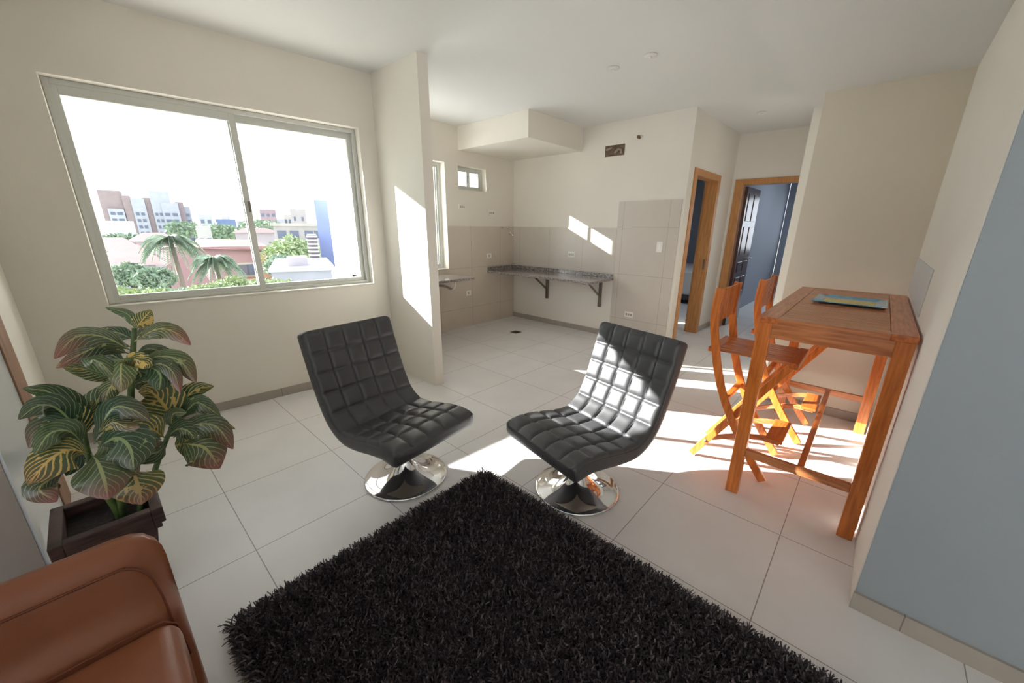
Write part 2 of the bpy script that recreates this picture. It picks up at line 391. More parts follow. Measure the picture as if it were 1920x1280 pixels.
# ------------------------------------------------------------------ counters
ct = thing('granite_counter', 'grey speckled granite counter on two brackets in the kitchen corner', 'counter')
MB().box(XK+.009, -2.59, 4.166, YB-.009, .785, .815).build('countertop', GRANITE, ct, bevel=.003)
MB().box(XK+.009, -2.60, YB-.032, YB-.009, .8155, .868).box(XK+.009, XK+.03, 4.17, YB-.033, .8155, .868).build('backsplash', GRANITE, ct, bevel=.002)
for x in (-3.717, -2.776):
    MB().box(x-.018, x+.018, YB-.035, YB-.001, .40, .784).box(x-.016, x+.016, 4.3, YB-.035, .755, .784).bar((x, 4.42, .765), (x, YB-.03, .55), .02, .02, (1,0,0)).build('bracket', STEEL, ct)
c2 = thing('small_counter', 'small granite shelf counter under the tall kitchen window, lit by the sun', 'counter')
MB().box(XK+.009, -3.90, 2.2, 3.42, .79, .82).build('countertop', GRANITE, c2, bevel=.003)
MB().tube([(-4.1, 3.25, .79), (-4.1, 3.25, .70), (-4.13, 3.25, .66), (-4.18, 3.25, .64), (-4.24, 3.25, .66), (-4.3, 3.25, .67), (-4.44, 3.25, .67)], .018, 12).build('drain_trap', PLASTIC, c2, smooth=True)
fa = thing('kitchen_faucet', 'small chrome tap on the tiles in the kitchen corner', 'tap', (XK+.009, 4.66, 1.345))
MB().tube([(0, 0, 0), (.05, 0, 0), (.065, 0, -.01), (.07, 0, -.03)], .012, 12).build('spout', CHROME, fa, smooth=True)
MB().tube([(.03, 0, .01), (.03, 0, .03)], .006, 8).tube([(.03, -.025, .032), (.03, .025, .032)], .006, 8).build('handle', CHROME, fa, smooth=True)
pp = thing('water_pipe_outlets', 'pair of capped pipe ends joined by a thin rail in the kitchen corner', 'pipe')
for yy in (4.47, 4.60): MB().tube([(XK, yy, 1.452), (XK+.03, yy, 1.452)], .014, 10).build('pipe_end', CHROME, pp, smooth=True)
MB().tube([(XK+.012, 4.47, 1.455), (XK+.012, 4.60, 1.45)], .004, 8).build('rail', CHROME, pp, smooth=True)
dn = thing('floor_drain', 'square dark metal drain in the kitchen floor tiles', 'drain', (-3.68, 4.0, 0), .0)
MB().box(-.062, .062, -.062, .062, .0, .003).build('grate', mat('drain_metal', (128, 118, 106), .5, metal=.4), dn)
for i in range(4):
    MB().box(-.045, .045, -.04+i*.024, -.03+i*.024, .003, .0036).build('slot', DARK, dn)
# ceiling rose covers
def rose(loc, label):
    t = thing('ceiling_cover', label, 'ceiling cover', loc)
    MB().lathe([(.05, -.001), (.05, -.008), (.03, -.012), (.001, -.013)], 24).build('cover_disc', CEIL, t, smooth=True)
    MB().lathe([(.012, -.012), (.012, -.02), (.001, -.021)], 12).build('cap', PLASTIC, t, smooth=True)
rose((-1.594, 3.211, HC), 'round white cover on the ceiling, the nearer one to the dropped ceiling edge')
rose((-1.93, 3.249, HC), 'round white cover on the ceiling, beside another towards the kitchen soffit')
rose((-1.30, 5.44, HC), 'small round cover on the ceiling above the hallway')
# thin grey slab painting the shadow on the cheek by the table
pb = thing('cheek_shadow', 'thin pale grey slab standing in for the shadow on the wall cheek above the bar table', 'shadow patch', (XG, 3.27, 1.175))
MB().box(-.004, 0, -.595, .595, -.115, .115).build('shadow_slab', mat('shadow_grey', (200, 201, 200), .6), pb, bevel=.002)

# ------------------------------------------------------------------ bed beyond the hallway
bd = thing('bed', 'bed with white cover in the dark room behind the first hallway door', 'bed', (-3.5, 9.0, 0))
MB().box(-.95, .95, -.95, .95, .08, .32).build('bed_base', mat('bed_base', (60, 58, 62), .8), bd, bevel=.01)
MB().box(-.97, .97, -.97, .97, .18, .66).build('mattress', mat('bed_linen', (196, 196, 196), .9), bd, bevel=.05, seg=4)
for sx in (-1, 1):
    for sy in (-1, 1): MB().box(sx*.85-.03, sx*.85+.03, sy*.85-.03, sy*.85+.03, 0, .08).build('leg', DARK, bd)

# ------------------------------------------------------------------ tufted swivel chairs
def catmull(pts, n):
    P = [Vector(p) for p in pts]; P = [P[0]*2-P[1]] + P + [P[-1]*2-P[-2]]; out = []
    for i in range(1, len(P)-2):
        for k in range(n):
            t = k/n; a, b, c, d = P[i-1:i+3]
            out.append(.5*((2*b) + (c-a)*t + (2*a-5*b+4*c-d)*t*t + (3*b-a-3*c+d)*t**3))
    out.append(P[-2]); return out
def resample(pts, n):
    L = [0]
    for a, b in zip(pts, pts[1:]): L.append(L[-1]+(b-a).length)
    out = []; j = 0
    for i in range(n+1):
        t = L[-1]*i/n
        while j < len(L)-2 and L[j+1] < t: j += 1
        f = (t-L[j])/max(L[j+1]-L[j], 1e-9); out.append(pts[j].lerp(pts[j+1], f))
    return out, L[-1]
def tufted_shell(prof, W=.57, TK=.098, ncol=5, nrow=9, amp=.019):
    path, Ltot = resample(catmull([(x, 0, z) for x, z in prof], 24), nrow*14)
    n = len(path); NT = ncol*14; vs = []; fs = []
    def nrm(i):
        d = (path[min(i+1, n-1)]-path[max(i-1, 0)]).normalized()
        return d, Vector((-d.z, 0, d.x))*-1 if False else Vector((d.z, 0, -d.x))
    R = .028
    ring = None
    rings = []
    endsteps = [(.0, .022), (.006, .010), (.014, .003)]   # (beyond?, inset)
    seq = [(0, -.0, .026), (0, .006, .012), (0, .016, .004)]
    def section(i, inset, shift, bump=1):
        d, nn = nrm(i); c = path[i] + d*shift; hw = W/2 - inset; pts = []
        v = i/(n-1)*nrow
        fv = abs(2*(v % 1)-1)
        for j in range(NT+1):
            u = j/NT*ncol; fu = abs(2*(u % 1)-1)
            y = -hw + 2*hw*j/NT
            edge = min(j, NT-j)/14
            hgt = ((1-fu**4.5)**.62 * (1-fv**4.5)**.62)
            knot = math.exp(-((1-fu)**2+(1-fv)**2)*60)*.35
            hh = (hgt-1)*amp*bump - knot*amp*bump
            e = min(edge*2.2, 1)
            rr = R*(1-math.sqrt(max(0, 1-(1-min(edge*14/3, 1))**2)))*.9
            if edge == 0: hh = -R*.8
            elif edge < .18: hh = hh*.5 - rr*.5
            pts.append(c + Vector((0, y, 0)) + nn*(hh - inset*.6))
        # side and bottom
        tk = TK - inset
        for k in range(1, 4): pts.append(c + Vector((0, hw+(.004 if k == 2 else 0), 0)) - nn*(R*.8+(tk-R*.8-.012)*k/3))
        NB = 8
        for k in range(NB+1): pts.append(c + Vector((0, (hw-.014)*(1-2*k/NB), 0)) - nn*tk)
        for k in (3, 2, 1): pts.append(c + Vector((0, -hw-(.004 if k == 2 else 0), 0)) - nn*(R*.8+(tk-R*.8-.012)*k/3))
        return pts
    secs = [section(0, .03, -.016, .3), section(0, .012, -.011, .6), section(0, .003, -.004, .9)]
    secs += [section(i, 0, 0) for i in range(1, n-1)]
    secs += [section(n-1, .003, .004, .9), section(n-1, .012, .011, .6), section(n-1, .03, .016, .3)]
    m = len(secs[0])
    mb = MB()
    vs = [p for s in secs for p in s]
    for i in range(len(secs)-1):
        for k in range(m):
            a = i*m+k; b = i*m+(k+1) % m; fs.append((a, b, b+m, a+m))
    fs.append(tuple(range(m))[::-1]); fs.append(tuple((len(secs)-1)*m+k for k in range(m)))
    mb.add(vs, fs); return mb, path, nrm, n
def ring_piping(path, nrm, W, off, t, R=.0032):
    for sgn in (-1, 1):
        MB().tube([path[i] + Vector((0, sgn*(W/2+.0005), 0)) - nrm(i)[1]*off for i in range(0, len(path), 3)], R, 6).build('piping', LEATHER, t, smooth=True)
CH_W = .568
def make_chair(label, loc, rz, prof):
    t = thing('swivel_chair', label, 'chair', loc, rz, 'tufted black swivel chairs')
    mb, path, nrm, n = tufted_shell(prof, CH_W)
    mb.build('tufted_cushion', LEATHER, t, smooth=True)
    ring_piping(path, nrm, CH_W, .026, t)
    MB().lathe([(.236, .0), (.242, .003), (.242, .008), (.236, .0115), (.205, .0145), (.165, .024), (.125, .042), (.09, .068), (.062, .100), (.043, .135), (.034, .165), (.031, .19)], 96).build('pedestal_base', CHROME, t, smooth=True)
    zc = min((p.z for p in path if abs(p.x) < .12))-.1
    MB().lathe([(.03, .185), (.03, zc-.012), (.036, zc-.01), (.036, zc+.004)], 32).build('column', CHROME, t, smooth=True)
    MB().box(-.13, .11, -.13, .13, zc-.012, zc+.02).build('mounting_plate', STEEL, t, bevel=.004)
    return t
PROF1 = [(.305, .418), (.2, .428), (.07, .41), (-.06, .386), (-.155, .386), (-.232, .432), (-.29, .53), (-.34, .66), (-.385, .80), (-.41, .885)]
ch1 = make_chair('black tufted leather swivel chair on chrome disc base, in shade beside the wall pier', (-1.866, 1.048, 0), math.radians(6.4), PROF1)
ch2 = copy_tree(ch1)
ch2['label'] = 'black tufted leather swivel chair with sunlight across its backrest'
ch2.location = (-1.037, 1.664, 0); ch2.rotation_euler = (0, 0, math.radians(-101.4))

# ------------------------------------------------------------------ bar table and tray
tb = thing('bar_table', 'tall orange-brown wooden bar table with slatted top against the right wall', 'table')
tx0, tx1, ty0, ty1, tz = -.39, .196, 2.235, 3.70, 1.045
LW = .062
for x in (tx0+.004, tx1-LW-.004):
    for y in (ty0+.01, ty1-.055):
        MB().box(x, x+LW, y, y+.045, 0, 1.014).build('leg', TEAKV, tb, bevel=.003)
for y in (ty0+.012, ty1-.05):
    MB().box(tx0+.004+LW, tx1-LW-.004, y, y+.03, .94, 1.014).build('apron', TEAKX, tb, bevel=.002)
for x in (tx0+.02, tx1-.05):
    MB().box(x, x+.025, ty0+.055, ty1-.055, .945, 1.014).build('apron', TEAK, tb, bevel=.002)
for y in (ty0+.02, ty1-.05):
    MB().box(tx0+LW+.004, tx1-LW-.004, y, y+.025, .245, .29).build('footrail', TEAKX, tb, bevel=.002)
MB().box(-.09, -.06, ty0+.046, ty1-.051, .25, .29).build('stretcher', TEAK, tb, bevel=.002)
for x0_, x1_ in ((tx0, tx0+.088), (tx1-.088, tx1)):
    MB().box(x0_, x1_, ty0, ty1, 1.015, tz).build('top_board', TEAK, tb, bevel=.003)
sl = MB(); ns = 34; p = (ty1-ty0)/ns
sl.box(tx0+.088, tx1-.088, ty0, ty0+.05, 1.015, tz).box(tx0+.088, tx1-.088, ty1-.05, ty1, 1.015, tz)
a0 = ty0+.056; p = (ty1-.054-a0)/ns
for i in range(ns): sl.box(tx0+.09, tx1-.09, a0+i*p, a0+(i+1)*p-.006, 1.019, tz-.001)
sl.build('slatted_top', TEAKX, tb)

tr = thing('serving_tray', 'square blue tray with yellow centre and red and white spots on the bar table', 'tray', (-.075, 3.06, tz), math.radians(-1))
TW, TD = .17, .17
def tray_mat():
    m = mat('tray_glaze', (60, 150, 190), .2, coat=.5); nt = m.node_tree; b = nt.nodes['Principled BSDF']
    tc = [n for n in nt.nodes if n.type == 'TEX_COORD'][0]
    n = nt.nodes.new('ShaderNodeTexVoronoi'); n.inputs['Scale'].default_value = 17; nt.links.new(tc.outputs['Object'], n.inputs['Vector'])
    cr = nt.nodes.new('ShaderNodeValToRGB'); cr.color_ramp.interpolation = 'CONSTANT'
    sp = nt.nodes.new('ShaderNodeSeparateColor'); nt.links.new(n.outputs['Color'], sp.inputs[0]); nt.links.new(sp.outputs[0], cr.inputs[0])
    e = cr.color_ramp.elements; e[0].color = lin((70, 160, 204)); e[1].position = .5; e[1].color = lin((110, 190, 200))
    for pos, c in ((.62, (196, 44, 66)), (.72, (240, 236, 230)), (.84, (90, 176, 196)), (.93, (232, 200, 90))):
        x = e.new(pos); x.color = lin(c)
    lt = math_node(nt, 'LESS_THAN', n.outputs['Distance'], .42)
    r = nt.nodes.new('ShaderNodeMix'); r.data_type = 'RGBA'; nt.links.new(lt, r.inputs[0]); r.inputs[6].default_value = lin((74, 164, 208)); nt.links.new(cr.outputs[0], r.inputs[7])
    nt.links.new(r.outputs[2], b.inputs['Base Color']); return m
TRM = tray_mat()
m_ = MB()
def rectring(w, d, z): return [Vector((-w, -d, z)), Vector((w, -d, z)), Vector((w, d, z)), Vector((-w, d, z))]
rg = rectring(.12, .12, .001) + rectring(TW, TD, .013) + rectring(TW-.004, TD-.004, .016) + rectring(.118, .118, .007)
fs_ = [(3, 2, 1, 0)]
for a in range(3):
    for kx in range(4): fs_.append((a*4+kx, a*4+(kx+1) % 4, a*4+4+(kx+1) % 4, a*4+4+kx))
fs_.append((12, 13, 14, 15)); m_.add(rg, fs_); m_.build('tray_body', TRM, tr)
MB().box(-.118, .118, -.112, .05, .0072, .009).build('tray_centre', mat('tray_yellow', (226, 204, 108), .25, noise=.15, nscale=30), tr)

# ------------------------------------------------------------------ folding bar stools
def make_stool():
    t = thing('folding_bar_stool', '', 'stool', (0, 0, 0), 0, 'folding stools at the bar table')
    W = .385
    post = catmull([(-.640, 0, 1.133), (-.648, 0, 1.04), (-.645, 0, .93), (-.62, 0, .80), (-.585, 0, .65), (-.53, 0, .49), (-.45, 0, .33), (-.35, 0, .17), (-.235, 0, .012)], 6)
    for y in (0, W):
        MB().strip([p_ + Vector((0, y, 0)) for p_ in post], .022, .046, (0, 1, 0)).build('back_post', TEAKV, t, bevel=.004)
    for y in (.026, W-.026):
        MB().bar((-.662, y, .012), (-.222, y, .748), .022, .042, (1, 0, 0)).build('leg', TEAKV, t, bevel=.004)
        for q in ((-.585, .14), (-.475, .325)):
            MB().tube([(q[0], y-.014 if y < .1 else y+.011, q[1]), (q[0], y-.018+.001 if y < .1 else y+.018, q[1])], .009, 12).build('bolt', STEEL, t, smooth=True)
    # seat : slats along x with front and rear cross rails
    for i in range(8):
        y = .03+i*(W-.06)/7
        MB().box(-.60, -.235, y-.018, y+.018, .752, .768).build('seat_slat', TEAKX, t, bevel=.002)
    MB().box(-.66, -.60, .012, W-.012, .738, .768).build('seat_rail', TEAK, t, bevel=.004)
    MB().box(-.235, -.19, -.0, W, .733, .77).build('seat_rail', TEAK, t, bevel=.004)
    # back slats between two rails
    for i in range(8):
        y = .03+i*(W-.06)/7
        MB().bar((-.640, y, .925), (-.634, y, 1.125), .036, .012, (1, 0, 0)).build('back_slat', TEAKV, t, bevel=.002)
    MB().box(-.664, -.648, .012, W-.012, .96, .985).box(-.662, -.642, .012, W-.012, 1.085, 1.11).build('back_rail', TEAK, t, bevel=.002)
    MB().box(-.54, -.505, .012, W-.012, .438, .462).build('cross_rail', TEAK, t, bevel=.002)
    # hinged footrest frame
    MB().strip([(-.56, .055, .155), (-.47, .055, .20), (-.38, .055, .238), (-.29, .055, .262), (-.20, .055, .262)], .024, .03, (0, 1, 0)).build('footrest_arm', TEAKX, t, bevel=.003)
    MB().strip([(-.56, W-.055, .155), (-.47, W-.055, .20), (-.38, W-.055, .238), (-.29, W-.055, .262), (-.20, W-.055, .262)], .024, .03, (0, 1, 0)).build('footrest_arm', TEAKX, t, bevel=.003)
    MB().box(-.275, -.185, .03, W-.03, .262, .282).build('footrest_board', TEAK, t, bevel=.005)
    return t
st = make_stool(); st.location = (-.005, 2.47, 0)
st['label'] = 'folding wooden bar stool at the near end of the bar table'
st2 = copy_tree(st); st2.location = (.085, 3.14, 0); st2['label'] = 'folding wooden bar stool at the far end of the bar table, by the hallway'

# ------------------------------------------------------------------ sofa
def rounded(name, m, parent, x0, x1, y0, y1, z0, z1, r, seg=6, crown=0):
    """box with rounded edges, and a crowned top"""
    me = bpy.data.meshes.new(name); bm = bmesh.new(); bmesh.ops.create_cube(bm, size=1)
    bmesh.ops.scale(bm, vec=(x1-x0, y1-y0, z1-z0), verts=bm.verts); bmesh.ops.translate(bm, vec=((x0+x1)/2, (y0+y1)/2, (z0+z1)/2), verts=bm.verts)
    bmesh.ops.bevel(bm, geom=list(bm.edges), offset=r, segments=seg, affect='EDGES', profile=.5)
    if crown:
        bmesh.ops.subdivide_edges(bm, edges=[e for e in bm.edges if e.calc_length() > .1], cuts=8, use_grid_fill=True)
        for v in bm.verts:
            if v.co.z > (z0+z1)/2:
                fx = (v.co.x-x0)/(x1-x0)*2-1; fy = (v.co.y-y0)/(y1-y0)*2-1
                v.co.z += crown*(1-fx*fx)*(1-fy*fy)
    bmesh.ops.recalc_face_normals(bm, faces=bm.faces)
    bm.to_mesh(me); bm.free(); me.materials.append(m); me.polygons.foreach_set('use_smooth', [True]*len(me.polygons))
    o = bpy.data.objects.new(name, me); COL.objects.link(o); o.parent = parent; return o
sf = thing('leather_sofa', 'tan brown leather sofa with rounded arm beside the planter', 'sofa')
def sofa_arm(sg, xo):
    """arm with sloped inner face; sg=1: arm on the far side (outer at -x)"""
    # cross-section in x,z ; front end closed by a rolled edge
    sec = [(0, .03), (0, .52), (.012, .592), (.045, .640), (.085, .655), (.120, .638), (.14, .60), (.165, .50), (.205, .40), (.215, .03)]
    sec = [(p_.x, p_.z) for p_ in catmull([(a, 0, b) for a, b in sec], 4)]
    mb = MB(); vs = []; m = len(sec); ys = [(-.95, 0), (-.5, 0), (-.2, 0), (-.11, 0), (-.077, .003), (-.052, .012), (-.034, .028), (-.024, .05), (-.021, .085)]
    cx, cz = .11, .33
    for y, ins in ys:
        for x, z in sec:
            # inset only the top and sides near the front so that the edge rolls over
            fx = (x-cx)/.11; 
            nx = x - math.copysign(min(ins, abs(x-cx)), x-cx); nz = z - (ins if z > .57 else ins*max(0, (z-.3)/.25) if z > .3 else 0)
            vs.append((xo+sg*nx, y, nz))
    fs = []
    for i in range(len(ys)-1):
        for k_ in range(m-1):
            a = i*m+k_; fs.append((a, a+1, a+1+m, a+m))
    fs.append(tuple(range(m))); fs.append(tuple((len(ys)-1)*m+k_ for k_ in range(m)))
    mb.add(vs, fs); a = mb.build('arm', TAN, sf, smooth=True)
    # welt seam along the inner top edge, turning down at the front
    pts = [(xo+sg*.1425, -.95, .604), (xo+sg*.1425, -.5, .604), (xo+sg*.1425, -.14, .604), (xo+sg*.1435, -.10, .600), (xo+sg*.150, -.072, .575), (xo+sg*.162, -.056, .53), (xo+sg*.190, -.048, .44), (xo+sg*.203, -.046, .2)]
    MB().tube(catmull(pts, 4), .0032, 6).build('arm_welt', TANDK, a, smooth=True)
sofa_arm(1, -1.425)
sofa_arm(-1, .62)
rounded('sofa_base', TAN, sf, -1.22, .42, -.9, -.05, .05, .30, .03)
def cushion(x0, x1):
    c = rounded('seat_cushion', TAN, sf, x0, x1, -.78, -.036, .285, .448, .045, crown=.02)
    MB().tube([(x0+.012, -.7, .452), (x0+.014, -.115, .452), (x0+.016, -.064, .447), (x0+.016, -.042, .42), (x0+.016, -.034, .30)], .003, 6).build('cushion_welt', TANDK, c, smooth=True)
cushion(-1.225, -.405); cushion(-.4, .42)
rounded('backrest', TAN, sf, -1.40, .6, -1.05, -.80, .05, .82, .07)
for x in (-1.36, .55):
    for y in (-.95, -.1): MB().box(x-.03, x+.03, y-.03, y+.03, 0, .06).build('leg', DARK, sf)

# ------------------------------------------------------------------ shag rug
rg_ = thing('shag_rug', 'thick black shag rug lying on the tiles between the chairs', 'rug')
RX0, RX1, RY0, RY1 = -1.525, .62, .075, 1.375
MB().box(RX0+.01, RX1-.01, RY0+.01, RY1-.01, .001, .012).build('backing', mat('rug_backing', (22, 19, 20), .95), rg_)
rs = np.random.RandomState(3)
N = 115000
bx = rs.uniform(RX0, RX1, N); by = rs.uniform(RY0, RY1, N)
L = rs.uniform(.030, .048, N); ang = rs.uniform(0, 2*PI, N); lean = rs.uniform(.15, .85, N)
# strands at the rim spill outwards
ex = np.minimum(bx-RX0, RX1-bx); ey = np.minimum(by-RY0, RY1-by); em = np.minimum(ex, ey); rim = em < .03
ox = np.where(bx-RX0 < RX1-bx, -1, 1); oy = np.where(by-RY0 < RY1-by, -1, 1)
oa = np.where(ex < ey, np.arctan2(0, ox), np.arctan2(oy, 0))
ang = np.where(rim, oa + rs.normal(0, .7, N), ang); lean = np.where(rim, rs.uniform(.5, 1.1, N), lean)
dx, dy = np.cos(ang), np.sin(ang)
Wd = rs.uniform(.0045, .007, N)
tw = rs.uniform(0, PI, N); sx, sy = np.cos(tw)*Wd/2, np.sin(tw)*Wd/2
base_ = np.stack([bx, by, np.full(N, .008)], 1)
k1 = base_ + np.stack([dx*np.sin(lean)*L*.4, dy*np.sin(lean)*L*.4, np.cos(lean*.6)*L*.55], 1)
k2 = k1 + np.stack([dx*np.sin(lean*1.6)*L*.5, dy*np.sin(lean*1.6)*L*.5, np.cos(lean*1.6)*L*.45], 1)
sd = np.stack([sx, sy, np.zeros(N)], 1)
V = np.stack([base_-sd, base_+sd, k1-sd, k1+sd, k2-sd*.8, k2+sd*.8], 1).reshape(-1, 3)
o6 = (np.arange(N)*6)[:, None]
Fq = np.concatenate([o6+np.array([0, 1, 3, 2]), o6+np.array([2, 3, 5, 4])], 1).reshape(-1, 4)
me = bpy.data.meshes.new('pile'); me.vertices.add(len(V)); me.vertices.foreach_set('co', V.astype(np.float32).ravel())
me.loops.add(Fq.size); me.loops.foreach_set('vertex_index', Fq.ravel().astype(np.int32))
me.polygons.add(len(Fq)); me.polygons.foreach_set('loop_start', np.arange(0, Fq.size, 4, dtype=np.int32)); me.update(calc_edges=True)
PM = mat('shag_pile', (44, 39, 41), .72, spec=.35); nt = PM.node_tree
gi = nt.nodes.new('ShaderNodeNewGeometry'); cr = nt.nodes.new('ShaderNodeValToRGB'); nt.links.new(gi.outputs['Random Per Island'], cr.inputs[0])
cr.color_ramp.elements[0].color = lin((36, 32, 35)); cr.color_ramp.elements[1].color = lin((122, 112, 116)); _e = cr.color_ramp.elements.new(.6); _e.color = lin((64, 57, 61))
nt.links.new(cr.outputs[0], nt.nodes['Principled BSDF'].inputs['Base Color'])
me.materials.append(PM)
pl = bpy.data.objects.new('pile', me); COL.objects.link(pl); pl.parent = rg_; pl['kind'] = 'stuff'

# ------------------------------------------------------------------ potted croton
pt = thing('potted_croton', 'variegated croton plant in a square dark wooden planter beside the sofa', 'plant')
PX0, PX1, PY0, PY1, PZ = -2.20, -1.90, -.30, -.0, .385
def frust(mb, x0, x1, y0, y1, z0, z1, tp):
    mb.add([Vector(v) for v in ((x0+tp, y0+tp, z0), (x1-tp, y0+tp, z0), (x1-tp, y1-tp, z0), (x0+tp, y1-tp, z0), (x0, y0, z1), (x1, y0, z1), (x1, y1, z1), (x0, y1, z1))],
           [(3, 2, 1, 0), (0, 1, 5, 4), (1, 2, 6, 5), (2, 3, 7, 6), (3, 0, 4, 7), (4, 5, 6, 7)])
pm = MB(); frust(pm, PX0+.025, PX1-.025, PY0+.025, PY1-.025, 0, .32, .045)
pm.build('planter', POT, pt, bevel=.004)
for z0_, z1_, e in ((.318, PZ, 0), (.29, .318, .014)):
    r_ = MB(); w_ = .035
    r_.box(PX0+e, PX1-e, PY0+e, PY0+w_, z0_, z1_).box(PX0+e, PX1-e, PY1-w_, PY1-e, z0_, z1_).box(PX0+e, PX0+w_, PY0+w_, PY1-w_, z0_, z1_).box(PX1-w_, PX1-e, PY0+w_, PY1-w_, z0_, z1_)
    r_.build('planter_rim', POT, pt, bevel=.004)
MB().box(PX0+.036, PX1-.036, PY0+.036, PY1-.036, .29, .335).build('soil', SOIL, pt)

def zp(zx, zy): return (zx/2.4625, 540+zy/2.4615)    # measured on an enlarged view of the plant
def P3(zx, zy, x): return at(*zp(zx, zy), 0, x)
def leaf_mat():
    m = bpy.data.materials.new('croton_leaf'); m.use_nodes = True; nt = m.node_tree; b = nt.nodes['Principled BSDF']
    b.inputs['Roughness'].default_value = .28; b.inputs['Coat Weight'].default_value = .15
    uv = nt.nodes.new('ShaderNodeUVMap'); sp = nt.nodes.new('ShaderNodeSeparateXYZ'); nt.links.new(uv.outputs[0], sp.inputs[0])
    U, Vv = sp.outputs[0], sp.outputs[1]        # U: -1..1 across, V: 0..1 along
    at_ = nt.nodes.new('ShaderNodeAttribute'); at_.attribute_name = 'tint'; cs = nt.nodes.new('ShaderNodeSeparateColor'); nt.links.new(at_.outputs['Color'], cs.inputs[0])
    yel, red, rnd = cs.outputs[0], cs.outputs[1], cs.outputs[2]
    au = math_node(nt, 'ABSOLUTE', U)
    tc = nt.nodes.new('ShaderNodeTexCoord'); nz = nt.nodes.new('ShaderNodeTexNoise'); nz.inputs['Scale'].default_value = 26; nz.inputs['Detail'].default_value = 3
    nt.links.new(tc.outputs['Object'], nz.inputs['Vector'])
    ph = math_node(nt, 'MULTIPLY_ADD', au, -.38, Vv)
    ph = math_node(nt, 'MULTIPLY_ADD', nz.outputs['Fac'], .10, ph)
    ph = math_node(nt, 'MULTIPLY', ph, 9.0)
    fr_ = math_node(nt, 'ABSOLUTE', math_node(nt, 'SUBTRACT', math_node(nt, 'FRACT', ph), .5))
    wd = math_node(nt, 'MULTIPLY_ADD', yel, .11, .045)
    vein = math_node(nt, 'LESS_THAN', fr_, wd)
    mid = math_node(nt, 'LESS_THAN', au, .065)
    vein = math_node(nt, 'MAXIMUM', vein, mid)
    blot = math_node(nt, 'LESS_THAN', math_node(nt, 'SUBTRACT', nz.outputs['Fac'], math_node(nt, 'MULTIPLY', yel, .10)), .30)
    vein = math_node(nt, 'MAXIMUM', vein, blot)
    g1 = nt.nodes.new('ShaderNodeMix'); g1.data_type = 'RGBA'; nt.links.new(rnd, g1.inputs[0]); g1.inputs[6].default_value = lin((42, 74, 58)); g1.inputs[7].default_value = lin((84, 108, 66))
    vy = nt.nodes.new('ShaderNodeMix'); vy.data_type = 'RGBA'; nt.links.new(yel, vy.inputs[0]); vy.inputs[6].default_value = lin((146, 168, 118)); vy.inputs[7].default_value = lin((218, 188, 110))
    c1 = nt.nodes.new('ShaderNodeMix'); c1.data_type = 'RGBA'; nt.links.new(vein, c1.inputs[0]); nt.links.new(g1.outputs[2], c1.inputs[6]); nt.links.new(vy.outputs[2], c1.inputs[7])
    # red tint, strongest towards tip and rim
    tip = nt.nodes.new('ShaderNodeMapRange'); tip.inputs[1].default_value = .52; tip.inputs[2].default_value = 1.0; nt.links.new(Vv, tip.inputs[0])
    rf = math_node(nt, 'MULTIPLY', red, math_node(nt, 'ADD', math_node(nt, 'MULTIPLY', tip.outputs[0], .75), .06))
    c2_ = nt.nodes.new('ShaderNodeMix'); c2_.data_type = 'RGBA'; nt.links.new(rf, c2_.inputs[0]); nt.links.new(c1.outputs[2], c2_.inputs[6]); c2_.inputs[7].default_value = lin((160, 84, 86))
    nt.links.new(c2_.outputs[2], b.inputs['Base Color'])
    bp = nt.nodes.new('ShaderNodeBump'); bp.inputs['Strength'].default_value = .35; bp.inputs['Distance'].default_value = .004
    nt.links.new(vein, bp.inputs['Height']); nt.links.new(bp.outputs[0], b.inputs['Normal'])
    return m
LEAFM = leaf_mat()
def leaves(name, items, parent):
    """items: (centre-line points, width, face direction, yellow, red)"""
    vs, fs, uvs, cols = [], [], [], []
    for pts, w_, face, ye, re_ in items:
        c = catmull(pts, 8); c, Lc = resample(c, 16); n_ = len(c); o_ = len(vs); K = 6
        rn = random.random()
        for i, p_ in enumerate(c):
            t_ = i/(n_-1); d = (c[min(i+1, n_-1)]-c[max(i-1, 0)]).normalized()
            nn = Vector(face); nn = (nn - d*nn.dot(d)).normalized(); s_ = d.cross(nn)
            hw = w_/2*(math.sin(PI*min(1, max(0, (t_-.10)/.90))**.80)**.8 if t_ > .10 else 0) + .0022
            wav = math.sin(t_*17+rn*9)*.05
            for k_ in range(-K, K+1):
                u_ = k_/K
                fold = -abs(u_)**1.5*hw*.38 + hw*wav*abs(u_)*(1 if u_ > 0 else -1)
                vs.append(p_ + s_*u_*hw + nn*fold); uvs.append((u_, t_)); cols.append((ye, re_, rn))
        for i in range(n_-1):
            for k_ in range(2*K):
                a = o_+i*(2*K+1)+k_; fs.append((a, a+1, a+2*K+2, a+2*K+1))
    me = bpy.data.meshes.new(name); me.from_pydata([tuple(v) for v in vs], [], fs); me.update()
    ul = me.uv_layers.new(name='UVMap'); ca = me.color_attributes.new('tint', 'FLOAT_COLOR', 'POINT')
    for lp in me.loops: ul.data[lp.index].uv = uvs[lp.vertex_index]
    for i, c in enumerate(cols): ca.data[i].color = (*c, 1)
    me.materials.append(LEAFM); me.polygons.foreach_set('use_smooth', [True]*len(me.polygons))
    o = bpy.data.objects.new(name, me); COL.objects.link(o); o.parent = parent
    return o
pxs = 1/2.4625
def Lf(pts, wz, x, ye, re_, dx=0, face=(1, -.15, .75)):
    """pts measured on the view, x: depth of the leaf base, dx: drift of the tip"""
    n_ = len(pts); out = []
    for i, q in enumerate(pts): out.append(P3(q[0], q[1], x+dx*i/max(n_-1, 1)))
    dist = (out[n_//2]-Vector((0, 0, H0))).length
    return (out, wz*pxs/F*dist*.80, face, ye, re_)
